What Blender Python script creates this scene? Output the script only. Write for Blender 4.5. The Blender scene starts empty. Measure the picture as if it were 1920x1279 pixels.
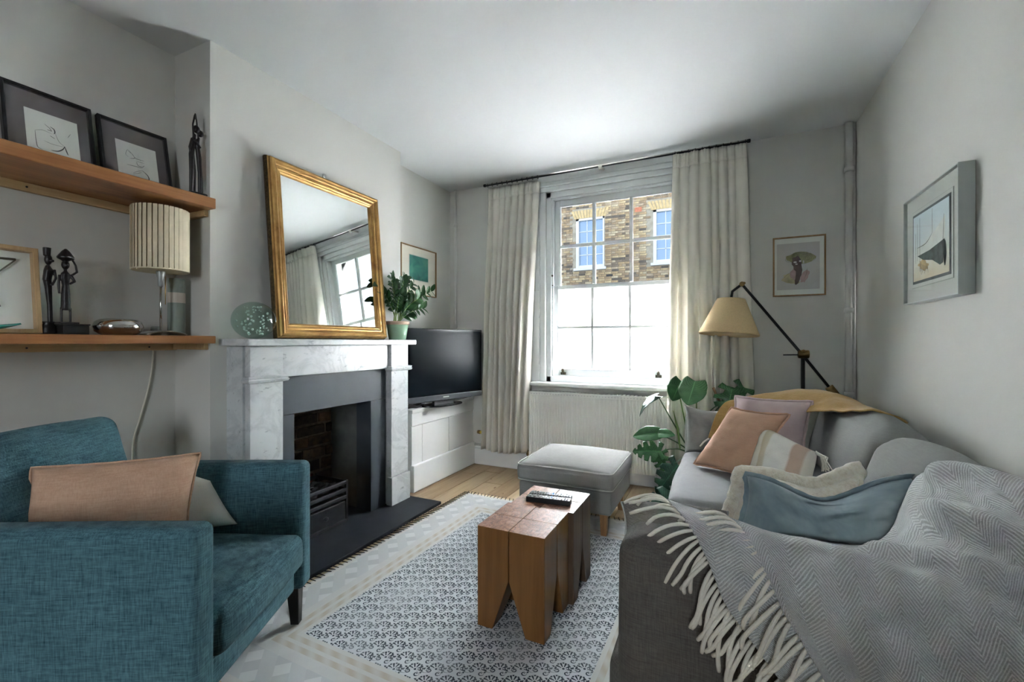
import bpy, math, random
import numpy as np
from mathutils import Vector, Matrix, noise, Quaternion
PI = math.pi
random.seed(7)
SC = bpy.context.scene
COL = SC.collection

# ------------------------------------------------------------------ camera, sky, light, exposure
cam = bpy.data.objects.new('camera', bpy.data.cameras.new('camera'))
COL.objects.link(cam); SC.camera = cam
cam.location = (0, 0, 1.15)
cam.rotation_euler = (PI/2, 0, math.radians(25.26))
cam.data.sensor_width = 36; cam.data.lens = 835/1920*36; cam.data.shift_y = 0.0008
cam.data.clip_start = 0.02; cam.data.clip_end = 200
world = bpy.data.worlds.new('sky'); SC.world = world; world.use_nodes = True
bg = world.node_tree.nodes['Background']
bg.inputs[0].default_value = (0.74, 0.87, 1.0, 1); bg.inputs[1].default_value = 0.46
def area(name, loc, target, sx, sy, power, color):
    d = bpy.data.lights.new(name, 'AREA'); d.shape = 'RECTANGLE'; d.size = sx; d.size_y = sy
    d.energy = power; d.color = color
    o = bpy.data.objects.new(name, d); COL.objects.link(o); o.location = loc
    o.rotation_euler = (Vector(target)-Vector(loc)).to_track_quat('-Z', 'Y').to_euler()
    return o
area('sky_stand_in_lamp', (3.0, 8.0, 10.0), (3.0, 0, 10.0), 42, 5.0, 150000, (0.99, 0.995, 1.0))  # added lamp standing in for sky, turned so the brick house stays unlit
area('rear_fill_lamp', (2.6, -6.2, 3.2), (-1.6, .8, 1.2), 5, 4, 235, (0.93, 0.97, 1.0))  # added lamp behind the back wall, fills the room from behind the camera
vs = SC.view_settings
vs.view_transform = 'Standard'; vs.look = 'None'; vs.gamma = 1; vs.use_curve_mapping = False
vs.exposure = 2.38
SC.cycles.max_bounces = 10; SC.cycles.diffuse_bounces = 6; SC.cycles.transparent_max_bounces = 16
SC.cycles.caustics_reflective = False; SC.cycles.caustics_refractive = False
SC.cycles.sample_clamp_indirect = 0

# ------------------------------------------------------------------ node expression helpers
class NT:
    def __init__(s, name):
        s.m = bpy.data.materials.new(name); s.m.use_nodes = True
        s.t = s.m.node_tree; s.t.nodes.clear()
        s.out = s.t.nodes.new('ShaderNodeOutputMaterial')
    def n(s, typ, **kw):
        nd = s.t.nodes.new(typ)
        for k, v in kw.items(): setattr(nd, k, v)
        return nd
    def link(s, a, b): s.t.links.new(a.s if isinstance(a, X) else a, b)
    def put(s, sock, v):
        if isinstance(v, X): s.t.links.new(v.s, sock)
        elif isinstance(v, bpy.types.NodeSocket): s.t.links.new(v, sock)
        elif isinstance(v, (tuple, list)):
            sock.default_value = tuple(v)+((1,) if len(v) == 3 and len(sock.default_value) == 4 else ())
        else: sock.default_value = v
    def math(s, op, *a):
        nd = s.n('ShaderNodeMath', operation=op)
        for i, v in enumerate(a): s.put(nd.inputs[i], v)
        return X(s, nd.outputs[0])
    def coord(s, kind='Object'):
        return s.n('ShaderNodeTexCoord').outputs[kind]
    def xyz(s, v):
        nd = s.n('ShaderNodeSeparateXYZ'); s.t.links.new(v, nd.inputs[0])
        return [X(s, o) for o in nd.outputs]
    def comb(s, x, y, z=0.0):
        nd = s.n('ShaderNodeCombineXYZ')
        for i, v in enumerate((x, y, z)): s.put(nd.inputs[i], v)
        return nd.outputs[0]
    def mapping(s, v, scale=(1, 1, 1), rot=(0, 0, 0), loc=(0, 0, 0)):
        nd = s.n('ShaderNodeMapping'); s.t.links.new(v, nd.inputs[0])
        nd.inputs['Scale'].default_value = scale; nd.inputs['Rotation'].default_value = rot; nd.inputs['Location'].default_value = loc
        return nd.outputs[0]
    def noise(s, v, scale=5, detail=3, rough=.5, dist=0):
        nd = s.n('ShaderNodeTexNoise'); s.t.links.new(v, nd.inputs['Vector'])
        nd.inputs['Scale'].default_value = scale; nd.inputs['Detail'].default_value = detail
        nd.inputs['Roughness'].default_value = rough; nd.inputs['Distortion'].default_value = dist
        return X(s, nd.outputs[0])
    def ramp(s, f, stops, interp='LINEAR'):
        nd = s.n('ShaderNodeValToRGB'); s.put(nd.inputs[0], f); r = nd.color_ramp; r.interpolation = interp
        while len(r.elements) < len(stops): r.elements.new(.5)
        for e, (p, c) in zip(r.elements, stops): e.position = p; e.color = tuple(c)+(1,)
        return nd.outputs[0]
    def mix(s, f, a, b):
        nd = s.n('ShaderNodeMix', data_type='RGBA'); s.put(nd.inputs[0], f); s.put(nd.inputs[6], a); s.put(nd.inputs[7], b)
        return nd.outputs[2]
    def bump(s, h, strength=.3, dist=.01):
        nd = s.n('ShaderNodeBump'); nd.inputs['Strength'].default_value = strength; nd.inputs['Distance'].default_value = dist
        s.put(nd.inputs['Height'], h); return nd.outputs[0]
    def pbr(s, color, rough=.6, metal=0, normal=None, spec=.5, **kw):
        p = s.n('ShaderNodeBsdfPrincipled'); s.put(p.inputs['Base Color'], color); s.put(p.inputs['Roughness'], rough)
        s.put(p.inputs['Metallic'], metal); p.inputs['Specular IOR Level'].default_value = spec
        if normal is not None: s.t.links.new(normal, p.inputs['Normal'])
        for k, v in kw.items(): s.put(p.inputs[k.replace('_', ' ')], v)
        s.t.links.new(p.outputs[0], s.out.inputs[0]); return s.m
class X:
    def __init__(s, nt, sock): s.nt = nt; s.s = sock
    def __add__(s, o): return s.nt.math('ADD', s, o)
    __radd__ = __add__
    def __sub__(s, o): return s.nt.math('SUBTRACT', s, o)
    def __rsub__(s, o): return s.nt.math('SUBTRACT', o, s)
    def __mul__(s, o): return s.nt.math('MULTIPLY', s, o)
    __rmul__ = __mul__
    def __truediv__(s, o): return s.nt.math('DIVIDE', s, o)
    def f(s, op, *a): return s.nt.math(op, s, *a)
    def fract(s): return s.f('FRACT')
    def floor(s): return s.f('FLOOR')
    def abs(s): return s.f('ABSOLUTE')
    def sin(s): return s.f('SINE')
    def cos(s): return s.f('COSINE')
    def gt(s, o): return s.f('GREATER_THAN', o)
    def lt(s, o): return s.f('LESS_THAN', o)
    def min(s, o): return s.f('MINIMUM', o)
    def max(s, o): return s.f('MAXIMUM', o)
    def smooth(s, a, b):
        nd = s.nt.n('ShaderNodeMapRange', interpolation_type='SMOOTHSTEP'); s.nt.put(nd.inputs[0], s)
        nd.inputs[1].default_value = a; nd.inputs[2].default_value = b
        return X(s.nt, nd.outputs[0])

MAT = {}
def plain(name, color, rough=.6, metal=0, spec=.5, nscale=0, namp=.12, bump=0, bscale=200, **kw):
    t = NT(name); co = t.coord('Object'); c = color; nrm = None
    if nscale:
        k = t.noise(co, nscale, 4, .6)
        c = t.ramp(k, [(.3, [v*(1-namp) for v in color]), (.7, [min(1, v*(1+namp)) for v in color])])
    if bump: nrm = t.bump(t.noise(co, bscale, 2), bump, .002)
    MAT[name] = t.pbr(c, rough, metal, nrm, spec, **kw); return MAT[name]
def fabric(name, c1, c2, scale=260, rough=.9, slub=.25, bump=.35, sheen=.25, big=.12, coord='Object', streak=(1, 1, 1)):
    """woven cloth: two thread directions, slubs and soft uneven dye"""
    t = NT(name); co = t.coord(coord)
    x, y, z = t.xyz(co)
    n1 = t.noise(t.mapping(co, (1, 1, .08)), scale*.9, 2, .7)
    n2 = t.noise(t.mapping(co, (.08, .08, 1)), scale*.9, 2, .7)
    n3 = t.noise(co, 7, 3)
    k = (n1*.5+n2*.5)
    k2 = (k-.5)*(slub*6)+.5
    col = t.mix(k2.max(0).min(1), c1, c2)
    col = t.mix((n3.smooth(.35, .65))*big, col, tuple(v*.6 for v in c1))
    MAT[name] = t.pbr(col, rough, 0, t.bump(k, bump*1.6, .003), .1, Sheen_Weight=sheen*.4, Sheen_Roughness=.5)
    return MAT[name]
def wood(name, cols, scale=6, axis='Y', rough=.45, ring=14, bump=.06, stretch=.06):
    t = NT(name); co = t.coord('Object')
    sc = {'X': (stretch, 1, 1), 'Y': (1, stretch, 1), 'Z': (1, 1, stretch)}[axis]
    mp = t.mapping(co, sc)
    a = t.noise(mp, scale, 4, .6, .6); b = t.noise(mp, scale*ring, 3, .65)
    k = a*.65+b*.35
    col = t.ramp(k, [(.32, cols[0]), (.5, cols[1]), (.68, cols[2])])
    MAT[name] = t.pbr(col, rough, 0, t.bump(b, bump, .003), .4)
    return MAT[name]

plain('wall_paint', (.585, .58, .545), .85, spec=.2, nscale=1.3, namp=.025, bump=.05, bscale=60)
plain('ceiling_paint', (.655, .668, .668), .9, spec=.15, nscale=.8, namp=.02)
plain('white_gloss', (.76, .78, .78), .35, nscale=5, namp=.03)
plain('cupboard_paint', (.66, .67, .66), .5, nscale=3, namp=.03)
plain('radiator_paint', (.78, .79, .73), .35, nscale=2, namp=.02)
plain('pipe_paint', (.60, .595, .565), .5)
plain('slate', (.016, .019, .024), .5, spec=.3, nscale=9, namp=.25, bump=.08, bscale=40)
plain('slate_slip', (.043, .053, .065), .55, nscale=4, namp=.15)
plain('soot', (.13, .135, .13), .9, nscale=5, namp=.35)
plain('iron', (.025, .027, .030), .42, .6, nscale=30, namp=.3)
plain('coal', (.022, .021, .021), .55, nscale=40, namp=.5, bump=.5, bscale=60)
plain('black_gloss', (.006, .007, .009), .2, 0, .2)
plain('black_plastic', (.012, .013, .015), .35)
plain('grey_plastic', (.05, .055, .062), .35)
plain('button_grey', (.35, .37, .4), .5); plain('button_blue', (.03, .25, .8), .4); plain('button_white', (.8, .8, .85), .4)
plain('chrome', (.62, .62, .60), .08, 1); plain('brushed_steel', (.55, .54, .5), .28, 1, nscale=60, namp=.1)
plain('dark_metal', (.03, .03, .032), .4, .7); plain('bronze', (.09, .075, .05), .4, .8, nscale=40, namp=.3)
plain('old_brass', (.28, .19, .08), .38, .9, nscale=30, namp=.3)
plain('brass', (.6, .42, .15), .3, 1)
plain('ebony', (.012, .010, .010), .38, nscale=60, namp=.4, bump=.4, bscale=120)
plain('paper_white', (.72, .74, .68), .8); plain('mount_cream', (.74, .70, .60), .85)
plain('mount_taupe', (.125, .105, .105), .85); plain('frame_black', (.008, .008, .009), .3)
plain('frame_silver', (.42, .45, .43), .4, .3); plain('mount_sage', (.46, .48, .44), .85); plain('print_grey', (.50, .49, .46), .85)
plain('ink', (.035, .037, .033), .8); plain('ink_soft', (.28, .30, .26), .8)
plain('terracotta_rim', (.62, .45, .33), .6, nscale=30, namp=.1)
plain('mint_glaze', (.25, .40, .28), .18, nscale=12, namp=.08)
plain('soil', (.03, .022, .015), .95, nscale=80, namp=.5)
plain('stem_green', (.16, .25, .07), .5); plain('stem_dark', (.05, .10, .04), .5)
plain('stake_brown', (.16, .08, .04), .6)
plain('black_wood', (.010, .009, .009), .4)
plain('tin_sage', (.27, .32, .28), .5, nscale=20, namp=.05); plain('tin_band', (.62, .55, .47), .5)
plain('ivory_cord', (.62, .60, .50), .5)
plain('lamp_linen', (.66, .49, .27), .85, nscale=150, namp=.08)
plain('shade_paper', (.70, .62, .45), .8, nscale=20, namp=.05)
plain('shade_lining', (.35, .28, .15), .8)
plain('yellow_tape', (.7, .52, .08), .5)
plain('glass_green', (.02, .20, .16), .12)
plain('mortar', (.34, .31, .25), .9, nscale=6, namp=.2); plain('soot_mortar', (.16, .12, .085), .95, nscale=20, namp=.4)
plain('outside_white', (.60, .62, .64), .5); plain('air_brick', (.45, .16, .09), .8, nscale=20, namp=.2)
plain('asphalt', (.02, .02, .02), .9, nscale=10)
for i, c in enumerate([(.40, .31, .185), (.33, .24, .14), (.26, .19, .12), (.42, .35, .24), (.17, .135, .10), (.34, .27, .19), (.10, .085, .07)]):
    plain('stock_brick_%d' % i, c, .9, nscale=9, namp=.3)
plain('gauged_brick', (.50, .38, .20), .9, nscale=9, namp=.2)
for i, c in enumerate([(.045, .030, .018), (.075, .045, .025), (.03, .022, .016), (.10, .055, .03), (.14, .04, .02)]):
    plain('sooty_brick_%d' % i, c, .95, nscale=24, namp=.5, bump=.8, bscale=50)
wood('oak_floor_0', [(.27, .175, .095), (.38, .26, .15), (.47, .34, .21)], 5, 'Y', .5)
wood('oak_floor_1', [(.24, .15, .08), (.34, .225, .13), (.43, .30, .18)], 5, 'Y', .5)
wood('oak_floor_2', [(.30, .20, .115), (.42, .30, .18), (.50, .37, .24)], 5, 'Y', .5)
wood('cherry_shelf', [(.20, .075, .025), (.36, .155, .055), (.48, .25, .10)], 5, 'Y', .4, 8)
wood('pine_batten', [(.40, .26, .12), (.52, .36, .18), (.58, .42, .23)], 6, 'Y', .6)
wood('stool_teak', [(.095, .040, .012), (.185, .080, .021), (.27, .13, .040)], 5, 'Z', .42, 6)
wood('stool_weathered', [(.055, .034, .020), (.11, .068, .040), (.19, .115, .06)], 6, 'Z', .55, 6)
wood('oak_frame', [(.40, .25, .12), (.50, .33, .17), (.58, .40, .22)], 20, 'Z', .5)
wood('walnut_frame', [(.22, .13, .05), (.32, .19, .08), (.40, .26, .12)], 20, 'Z', .5)
wood('ottoman_leg', [(.24, .12, .05), (.36, .19, .08), (.44, .26, .12)], 8, 'Z', .45)

def make_special():
    # marble
    t = NT('carrara'); co = t.coord('Object')
    w = t.noise(t.mapping(co, (1, 1, 1), (0.5, .4, .3)), 3.2, 8, .62, 1.6)
    v = ((w-.5).abs()*14).min(1)
    spots = t.noise(t.mapping(co, (1, .45, 1), (.8, .3, .2)), 34, 5, .65).smooth(.60, .70)
    col = t.mix(v, (.43, .455, .465), (.56, .58, .585))
    col = t.mix(t.noise(co, 5, 4, .6).smooth(.35, .7)*.45, col, (.53, .555, .565))
    col = t.mix(spots*.75, col, (.25, .27, .285))
    MAT['carrara'] = t.pbr(col, .28, 0, None, .5)
    # end grain stool top
    t = NT('stool_end_grain'); co = t.coord('Object')
    a = t.noise(co, 16, 6, .7, 1.5)
    crack = t.noise(t.mapping(co, (1, .35, 1), (0, 0, .6)), 34, 4, .6, 2.5)
    col = t.ramp(a, [(.3, (.16, .07, .045)), (.5, (.36, .165, .095)), (.7, (.52, .31, .21))])
    lines = ((crack-.5).abs()*26).min(1)
    col = t.mix(lines, (.10, .045, .03), col)
    MAT['stool_end_grain'] = t.pbr(col, .38, 0, t.bump(lines, .25, .002), .45)
    # gilt frame
    t = NT('gilt'); co = t.coord('Object'); a = t.noise(co, 9, 4, .6)
    b = t.noise(co, 90, 3, .6).smooth(.55, .75)
    col = t.ramp(a, [(.25, (.24, .10, .035)), (.42, (.40, .215, .065)), (.62, (.50, .30, .10)), (.8, (.60, .41, .16))])
    col = t.mix(b*.2, col, (.16, .07, .03))
    MAT['gilt'] = t.pbr(col, .42, .6, t.bump(a, .2, .003), .5)
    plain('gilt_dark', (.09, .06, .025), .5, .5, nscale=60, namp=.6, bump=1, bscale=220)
    # mirror
    plain('mirror_glass', (.86, .90, .88), .015, 1)
    # thin clear panes, frosted panes
    t = NT('window_glass'); g = t.n('ShaderNodeBsdfGlossy'); g.inputs['Roughness'].default_value = .02
    tr = t.n('ShaderNodeBsdfTransparent'); mx = t.n('ShaderNodeMixShader')
    fr = t.n('ShaderNodeFresnel'); fr.inputs[0].default_value = 1.25
    t.link(fr.outputs[0], mx.inputs[0]); t.link(tr.outputs[0], mx.inputs[1]); t.link(g.outputs[0], mx.inputs[2]); t.link(mx.outputs[0], t.out.inputs[0])
    MAT['window_glass'] = t.m
    t = NT('frosted_glass'); d = t.n('ShaderNodeBsdfTranslucent'); d.inputs[0].default_value = (.95, .97, .985, 1)
    df = t.n('ShaderNodeBsdfDiffuse'); df.inputs[0].default_value = (.8, .84, .86, 1)
    mx = t.n('ShaderNodeMixShader'); mx.inputs[0].default_value = .10
    t.link(d.outputs[0], mx.inputs[1]); t.link(df.outputs[0], mx.inputs[2]); t.link(mx.outputs[0], t.out.inputs[0])
    MAT['frosted_glass'] = t.m
    # picture glass (weak)
    t = NT('picture_glass'); g = t.n('ShaderNodeBsdfGlossy'); g.inputs['Roughness'].default_value = .03
    tr = t.n('ShaderNodeBsdfTransparent'); mx = t.n('ShaderNodeMixShader'); mx.inputs[0].default_value = .045
    t.link(tr.outputs[0], mx.inputs[1]); t.link(g.outputs[0], mx.inputs[2]); t.link(mx.outputs[0], t.out.inputs[0])
    MAT['picture_glass'] = t.m
    # outside window glass: sky reflection put into a blue base colour
    plain('outside_pane', (.24, .33, .46), .18, .5, .8)
    # solid glass ball
    t = NT('bubble_glass'); g = t.n('ShaderNodeBsdfGlossy'); g.inputs['Roughness'].default_value = .03
    tr = t.n('ShaderNodeBsdfTransparent'); tr.inputs[0].default_value = (.80, .89, .85, 1); mx = t.n('ShaderNodeMixShader')
    fr = t.n('ShaderNodeFresnel'); fr.inputs[0].default_value = 1.4; ge = t.n('ShaderNodeNewGeometry')
    t.link(X(t, fr.outputs[0])*(1-X(t, ge.outputs['Backfacing'])), mx.inputs[0]); t.link(tr.outputs[0], mx.inputs[1]); t.link(g.outputs[0], mx.inputs[2]); t.link(mx.outputs[0], t.out.inputs[0])
    MAT['bubble_glass'] = t.m
    t = NT('bubble_glint')
    MAT['bubble_glint'] = t.pbr((.62, .74, .69), .12, 0, None, 1.0)  # pale opaque colour stands in for the glints of the bubbles
    # tv screen
    plain('tv_screen', (.006, .008, .010), .22, 0, .06)
    # leaf greens
    for nm, c1, c2 in (('zz_leaf', (.010, .045, .012), (.030, .105, .025)), ('monstera_leaf', (.015, .075, .022), (.045, .16, .045)), ('monstera_pale', (.06, .16, .06), (.10, .24, .10)), ('monstera_dark', (.012, .05, .03), (.025, .09, .05))):
        t = NT(nm); uv = t.coord('UV'); u, v, _ = t.xyz(uv)
        vein = ((v*16+(u-.5).abs()*9).fract()-.5).abs().smooth(.0, .09)
        mid = (u-.5).abs().smooth(.0, .03)
        col = t.mix(vein*mid, tuple(min(1, q*1.9) for q in c2), t.ramp(t.noise(uv, 3), [(.3, c1), (.7, c2)]))
        MAT[nm] = t.pbr(col, .28, 0, None, .5)
    # sheepskin pile
    t = NT('sheepskin'); co = t.coord('Object')
    a = t.noise(co, 90, 4, .7, .6); b = t.noise(co, 25, 3, .6)
    col = t.ramp(a*.6+b*.4, [(.3, (.72, .62, .48)), (.5, (.90, .82, .68)), (.7, (.97, .93, .84))])
    MAT['sheepskin'] = t.pbr(col, .95, 0, t.bump(a, .55, .010), .1, Sheen_Weight=.8)
    plain('suede_tan', (.42, .37, .26), .9, nscale=20, namp=.1)
    # faded blue velvet
    t = NT('blue_velvet'); co = t.coord('Object')
    a = t.noise(co, 6, 4, .6, .4)
    col = t.ramp(a, [(.3, (.19, .26, .30)), (.5, (.29, .37, .41)), (.72, (.46, .53, .56))])
    MAT['blue_velvet'] = t.pbr(col, .8, 0, t.bump(t.noise(co, 9, 3, .6, 1), .35, .012), .15, Sheen_Weight=.5, Sheen_Roughness=.3)
    # striped cushion (UV)
    t = NT('striped_cushion'); u, v, _ = t.xyz(t.coord('UV'))
    col = t.ramp(u+t.noise(t.coord('Object'), 9, 2)*.03, [(0, (.66, .60, .50)), (.22, (.70, .66, .58)), (.25, (.55, .47, .34)), (.34, (.62, .55, .43)), (.37, (.76, .74, .69)), (.72, (.78, .76, .72)), (.76, (.55, .40, .32)), (.93, (.58, .44, .36)), (.96, (.74, .70, .63))])
    MAT['striped_cushion'] = t.pbr(col, .92, 0, t.bump(t.noise(t.coord('Object'), 180, 2), .4, .004), .15)
    # herringbone throw (UV in metres)
    t = NT('herringbone_throw'); uv = t.coord('UV'); u, v, _ = t.xyz(uv)
    wob = t.noise(t.coord('Object'), 30, 2)*.010
    col_w = .078
    tri = ((u/col_w).fract()-.5).abs()*2*col_w
    ph = ((v+tri*.8+wob)/.0105).fract()
    line = (ph-.5).abs().smooth(.10, .32)
    fuzz = t.noise(t.mapping(t.coord('Object'), (1, 1, 1)), 420, 3, .75)
    patch = t.noise(t.coord('Object'), 8, 3, .6)
    light = t.mix(patch.smooth(.3, .7), (.68, .70, .695), (.86, .88, .87))
    dark = t.mix(patch.smooth(.3, .7), (.30, .315, .31), (.47, .49, .485))
    k = (line*.75+(fuzz-.5)*1.9+.08).max(0).min(1)
    MAT['herringbone_throw'] = t.pbr(t.mix(k, light, dark), .97, 0, t.bump(fuzz*.6+(1-line)*.4, .7, .006), .1, Sheen_Weight=.6, Sheen_Roughness=.6)
    fabric('wool_tassel', (.84, .80, .70), (.92, .89, .81), 300, big=0)
    fabric('mustard_wool', (.36, .215, .065), (.50, .33, .13), 120, big=.2, bump=.8, sheen=.5)
    # rug (UV in metres from its corner)
    W, L = 1.70, 2.00
    t = NT('block_print_rug'); x, y, _ = t.xyz(t.coord('UV'))
    p = .066
    xi = (x/p).floor(); off = (xi*.5).fract()
    lx = (x/p).fract()-.5; ly = (y/p+off).fract()-.5
    def polar(a, b): return (a*a+b*b).f('SQRT'), a.f('ARCTAN2', b)
    r, th = polar(lx, ly+.10)
    fan = ((th*9).cos().gt(.25))*(th.abs().lt(2.0))*(r.gt(.13))*(r.lt(.44))*((r*40+5).sin().gt(-2))
    tip = ((th*9+PI).cos().gt(.45))*(th.abs().lt(2.1))*(r.gt(.37))*(r.lt(.47))
    dot = r.lt(.07)
    r2, t2 = polar(lx.abs()-.27, ly+.33)
    scroll = (t2+r2*34).sin().gt(.35)*(r2.lt(.17))
    lx2 = (x/p+.5).fract()-.5; ly2 = (y/p+off*0+(((x/p+.5).floor())*.5).fract()+.25).fract()-.5
    r3, t3 = polar(lx2, ly2)
    bud = ((t3*3+r3*10).cos().gt(.2))*(r3.gt(.04))*(r3.lt(.17))
    r4, t4 = polar(lx2, ly2*1.0)
    curl = ((t4*1+r4*30).sin().gt(.45))*(r4.gt(.19))*(r4.lt(.36))*(ly2.lt(.02))
    ink = fan.max(tip).max(dot).max(scroll).max(bud).max(curl)
    inkn = ink*(t.noise(t.mapping(t.coord('UV'), (1, 1, 1)), 260, 2).smooth(.25, .5)*.65+.35)*(t.noise(t.coord('UV'), 5, 2).smooth(.2, .6)*.4+.6)
    ground = t.mix(t.noise(t.coord('UV'), 5, 3), (.50, .53, .56), (.63, .66, .68))
    field = t.mix(inkn, ground, (.025, .036, .055))
    d = x.min(W-x).min(y).min(L-y)
    # harlequin lozenges
    q = .075
    a1 = ((x+y)/q).floor(); b1 = ((x-y)/q).floor()
    par = ((a1*.5).fract()*2); par2 = ((b1*.5).fract()*2)
    loz = par*par2
    harl = t.mix(loz, (.505, .52, .525), (.59, .60, .60)); harl = t.mix((par*(1-par2))*.8, harl, (.465, .48, .49))
    harl = t.mix(d.lt(.055)*.9, harl, (.57, .56, .53)); harl = t.mix(d.gt(.19)*.9, harl, (.55, .55, .54))
    # tan chevron stripes
    chev = ((x*80+y*80).sin()*.5+.5)
    s1 = ((d-.245).abs().lt(.012)).max((d-.285).abs().lt(.012))
    s2 = ((d-.245).abs().lt(.005)).max((d-.285).abs().lt(.004))
    stripe = t.mix(s1*(chev*.45+.15), (.56, .56, .54), (.42, .34, .24))
    col = t.mix(d.gt(.225), harl, stripe)
    col = t.mix(d.gt(.315), col, field)
    col = t.mix(d.lt(.022), col, (.58, .47, .31))
    MAT['block_print_rug'] = t.pbr(col, .95, 0, t.bump(t.noise(t.coord('UV'), 500, 2), .35, .002), .1)
    # teal abstract
    t = NT('teal_abstract'); co = t.coord('Object'); a = t.noise(co, 9, 5, .6, 1)
    MAT['teal_abstract'] = t.pbr(t.ramp(a, [(.3, (.005, .10, .11)), (.5, (.01, .19, .15)), (.65, (.05, .26, .17)), (.8, (.20, .33, .16))]), .7)
    t = NT('watercolour_sky'); x, y, z = t.xyz(t.coord('Object')); a = t.noise(t.coord('Object'), 6, 4, .6)
    k = (z*2.4-.05+(a-.5)*.45)
    MAT['watercolour_sky'] = t.pbr(t.ramp(k, [(.15, (.60, .52, .36)), (.35, (.66, .66, .56)), (.55, (.60, .66, .65)), (.85, (.50, .60, .63))]), .8)
make_special()
fabric('teal_tweed', (.006, .037, .051), (.108, .22, .262), 330, slub=.36, bump=.5, sheen=.15)
fabric('grey_linen', (.215, .215, .21), (.335, .335, .325), 300, slub=.16)
fabric('grey_linen_light', (.26, .265, .27), (.39, .395, .405), 300, slub=.14)
fabric('sofa_weave_shaded', (.075, .068, .062), (.20, .185, .17), 420, slub=.3, bump=.6, sheen=.1)  # same sofa fabric, with the near arm's shade put into a darker colour
fabric('sofa_tweed', (.15, .14, .13), (.38, .36, .33), 420, slub=.35, bump=.6, sheen=.1)
fabric('grey_piping', (.42, .42, .40), (.52, .52, .50), 300)
fabric('peach_linen', (.52, .30, .20), (.66, .43, .31), 280, slub=.16)
fabric('apricot_linen', (.38, .225, .145), (.64, .43, .31), 300, slub=.26)
fabric('pink_linen', (.50, .38, .39), (.63, .51, .52), 260, slub=.12)
fabric('white_linen', (.60, .61, .57), (.70, .71, .67), 260, slub=.1)
fabric('curtain_linen', (.80, .77, .69), (.88, .85, .78), 220, slub=.1, bump=.2)
def make_translucent(name, col, k):
    t = MAT[name].node_tree; out = [n for n in t.nodes if n.type == 'OUTPUT_MATERIAL'][0]; src = out.inputs[0].links[0].from_socket
    tr = t.nodes.new('ShaderNodeBsdfTranslucent'); tr.inputs[0].default_value = col; mx = t.nodes.new('ShaderNodeMixShader'); mx.inputs[0].default_value = k
    t.links.new(src, mx.inputs[1]); t.links.new(tr.outputs[0], mx.inputs[2]); t.links.new(mx.outputs[0], out.inputs[0])
make_translucent('curtain_linen', (.92, .90, .84, 1), .30)
fabric('rug_thread', (.02, .018, .016), (.05, .045, .04), 300)

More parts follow.
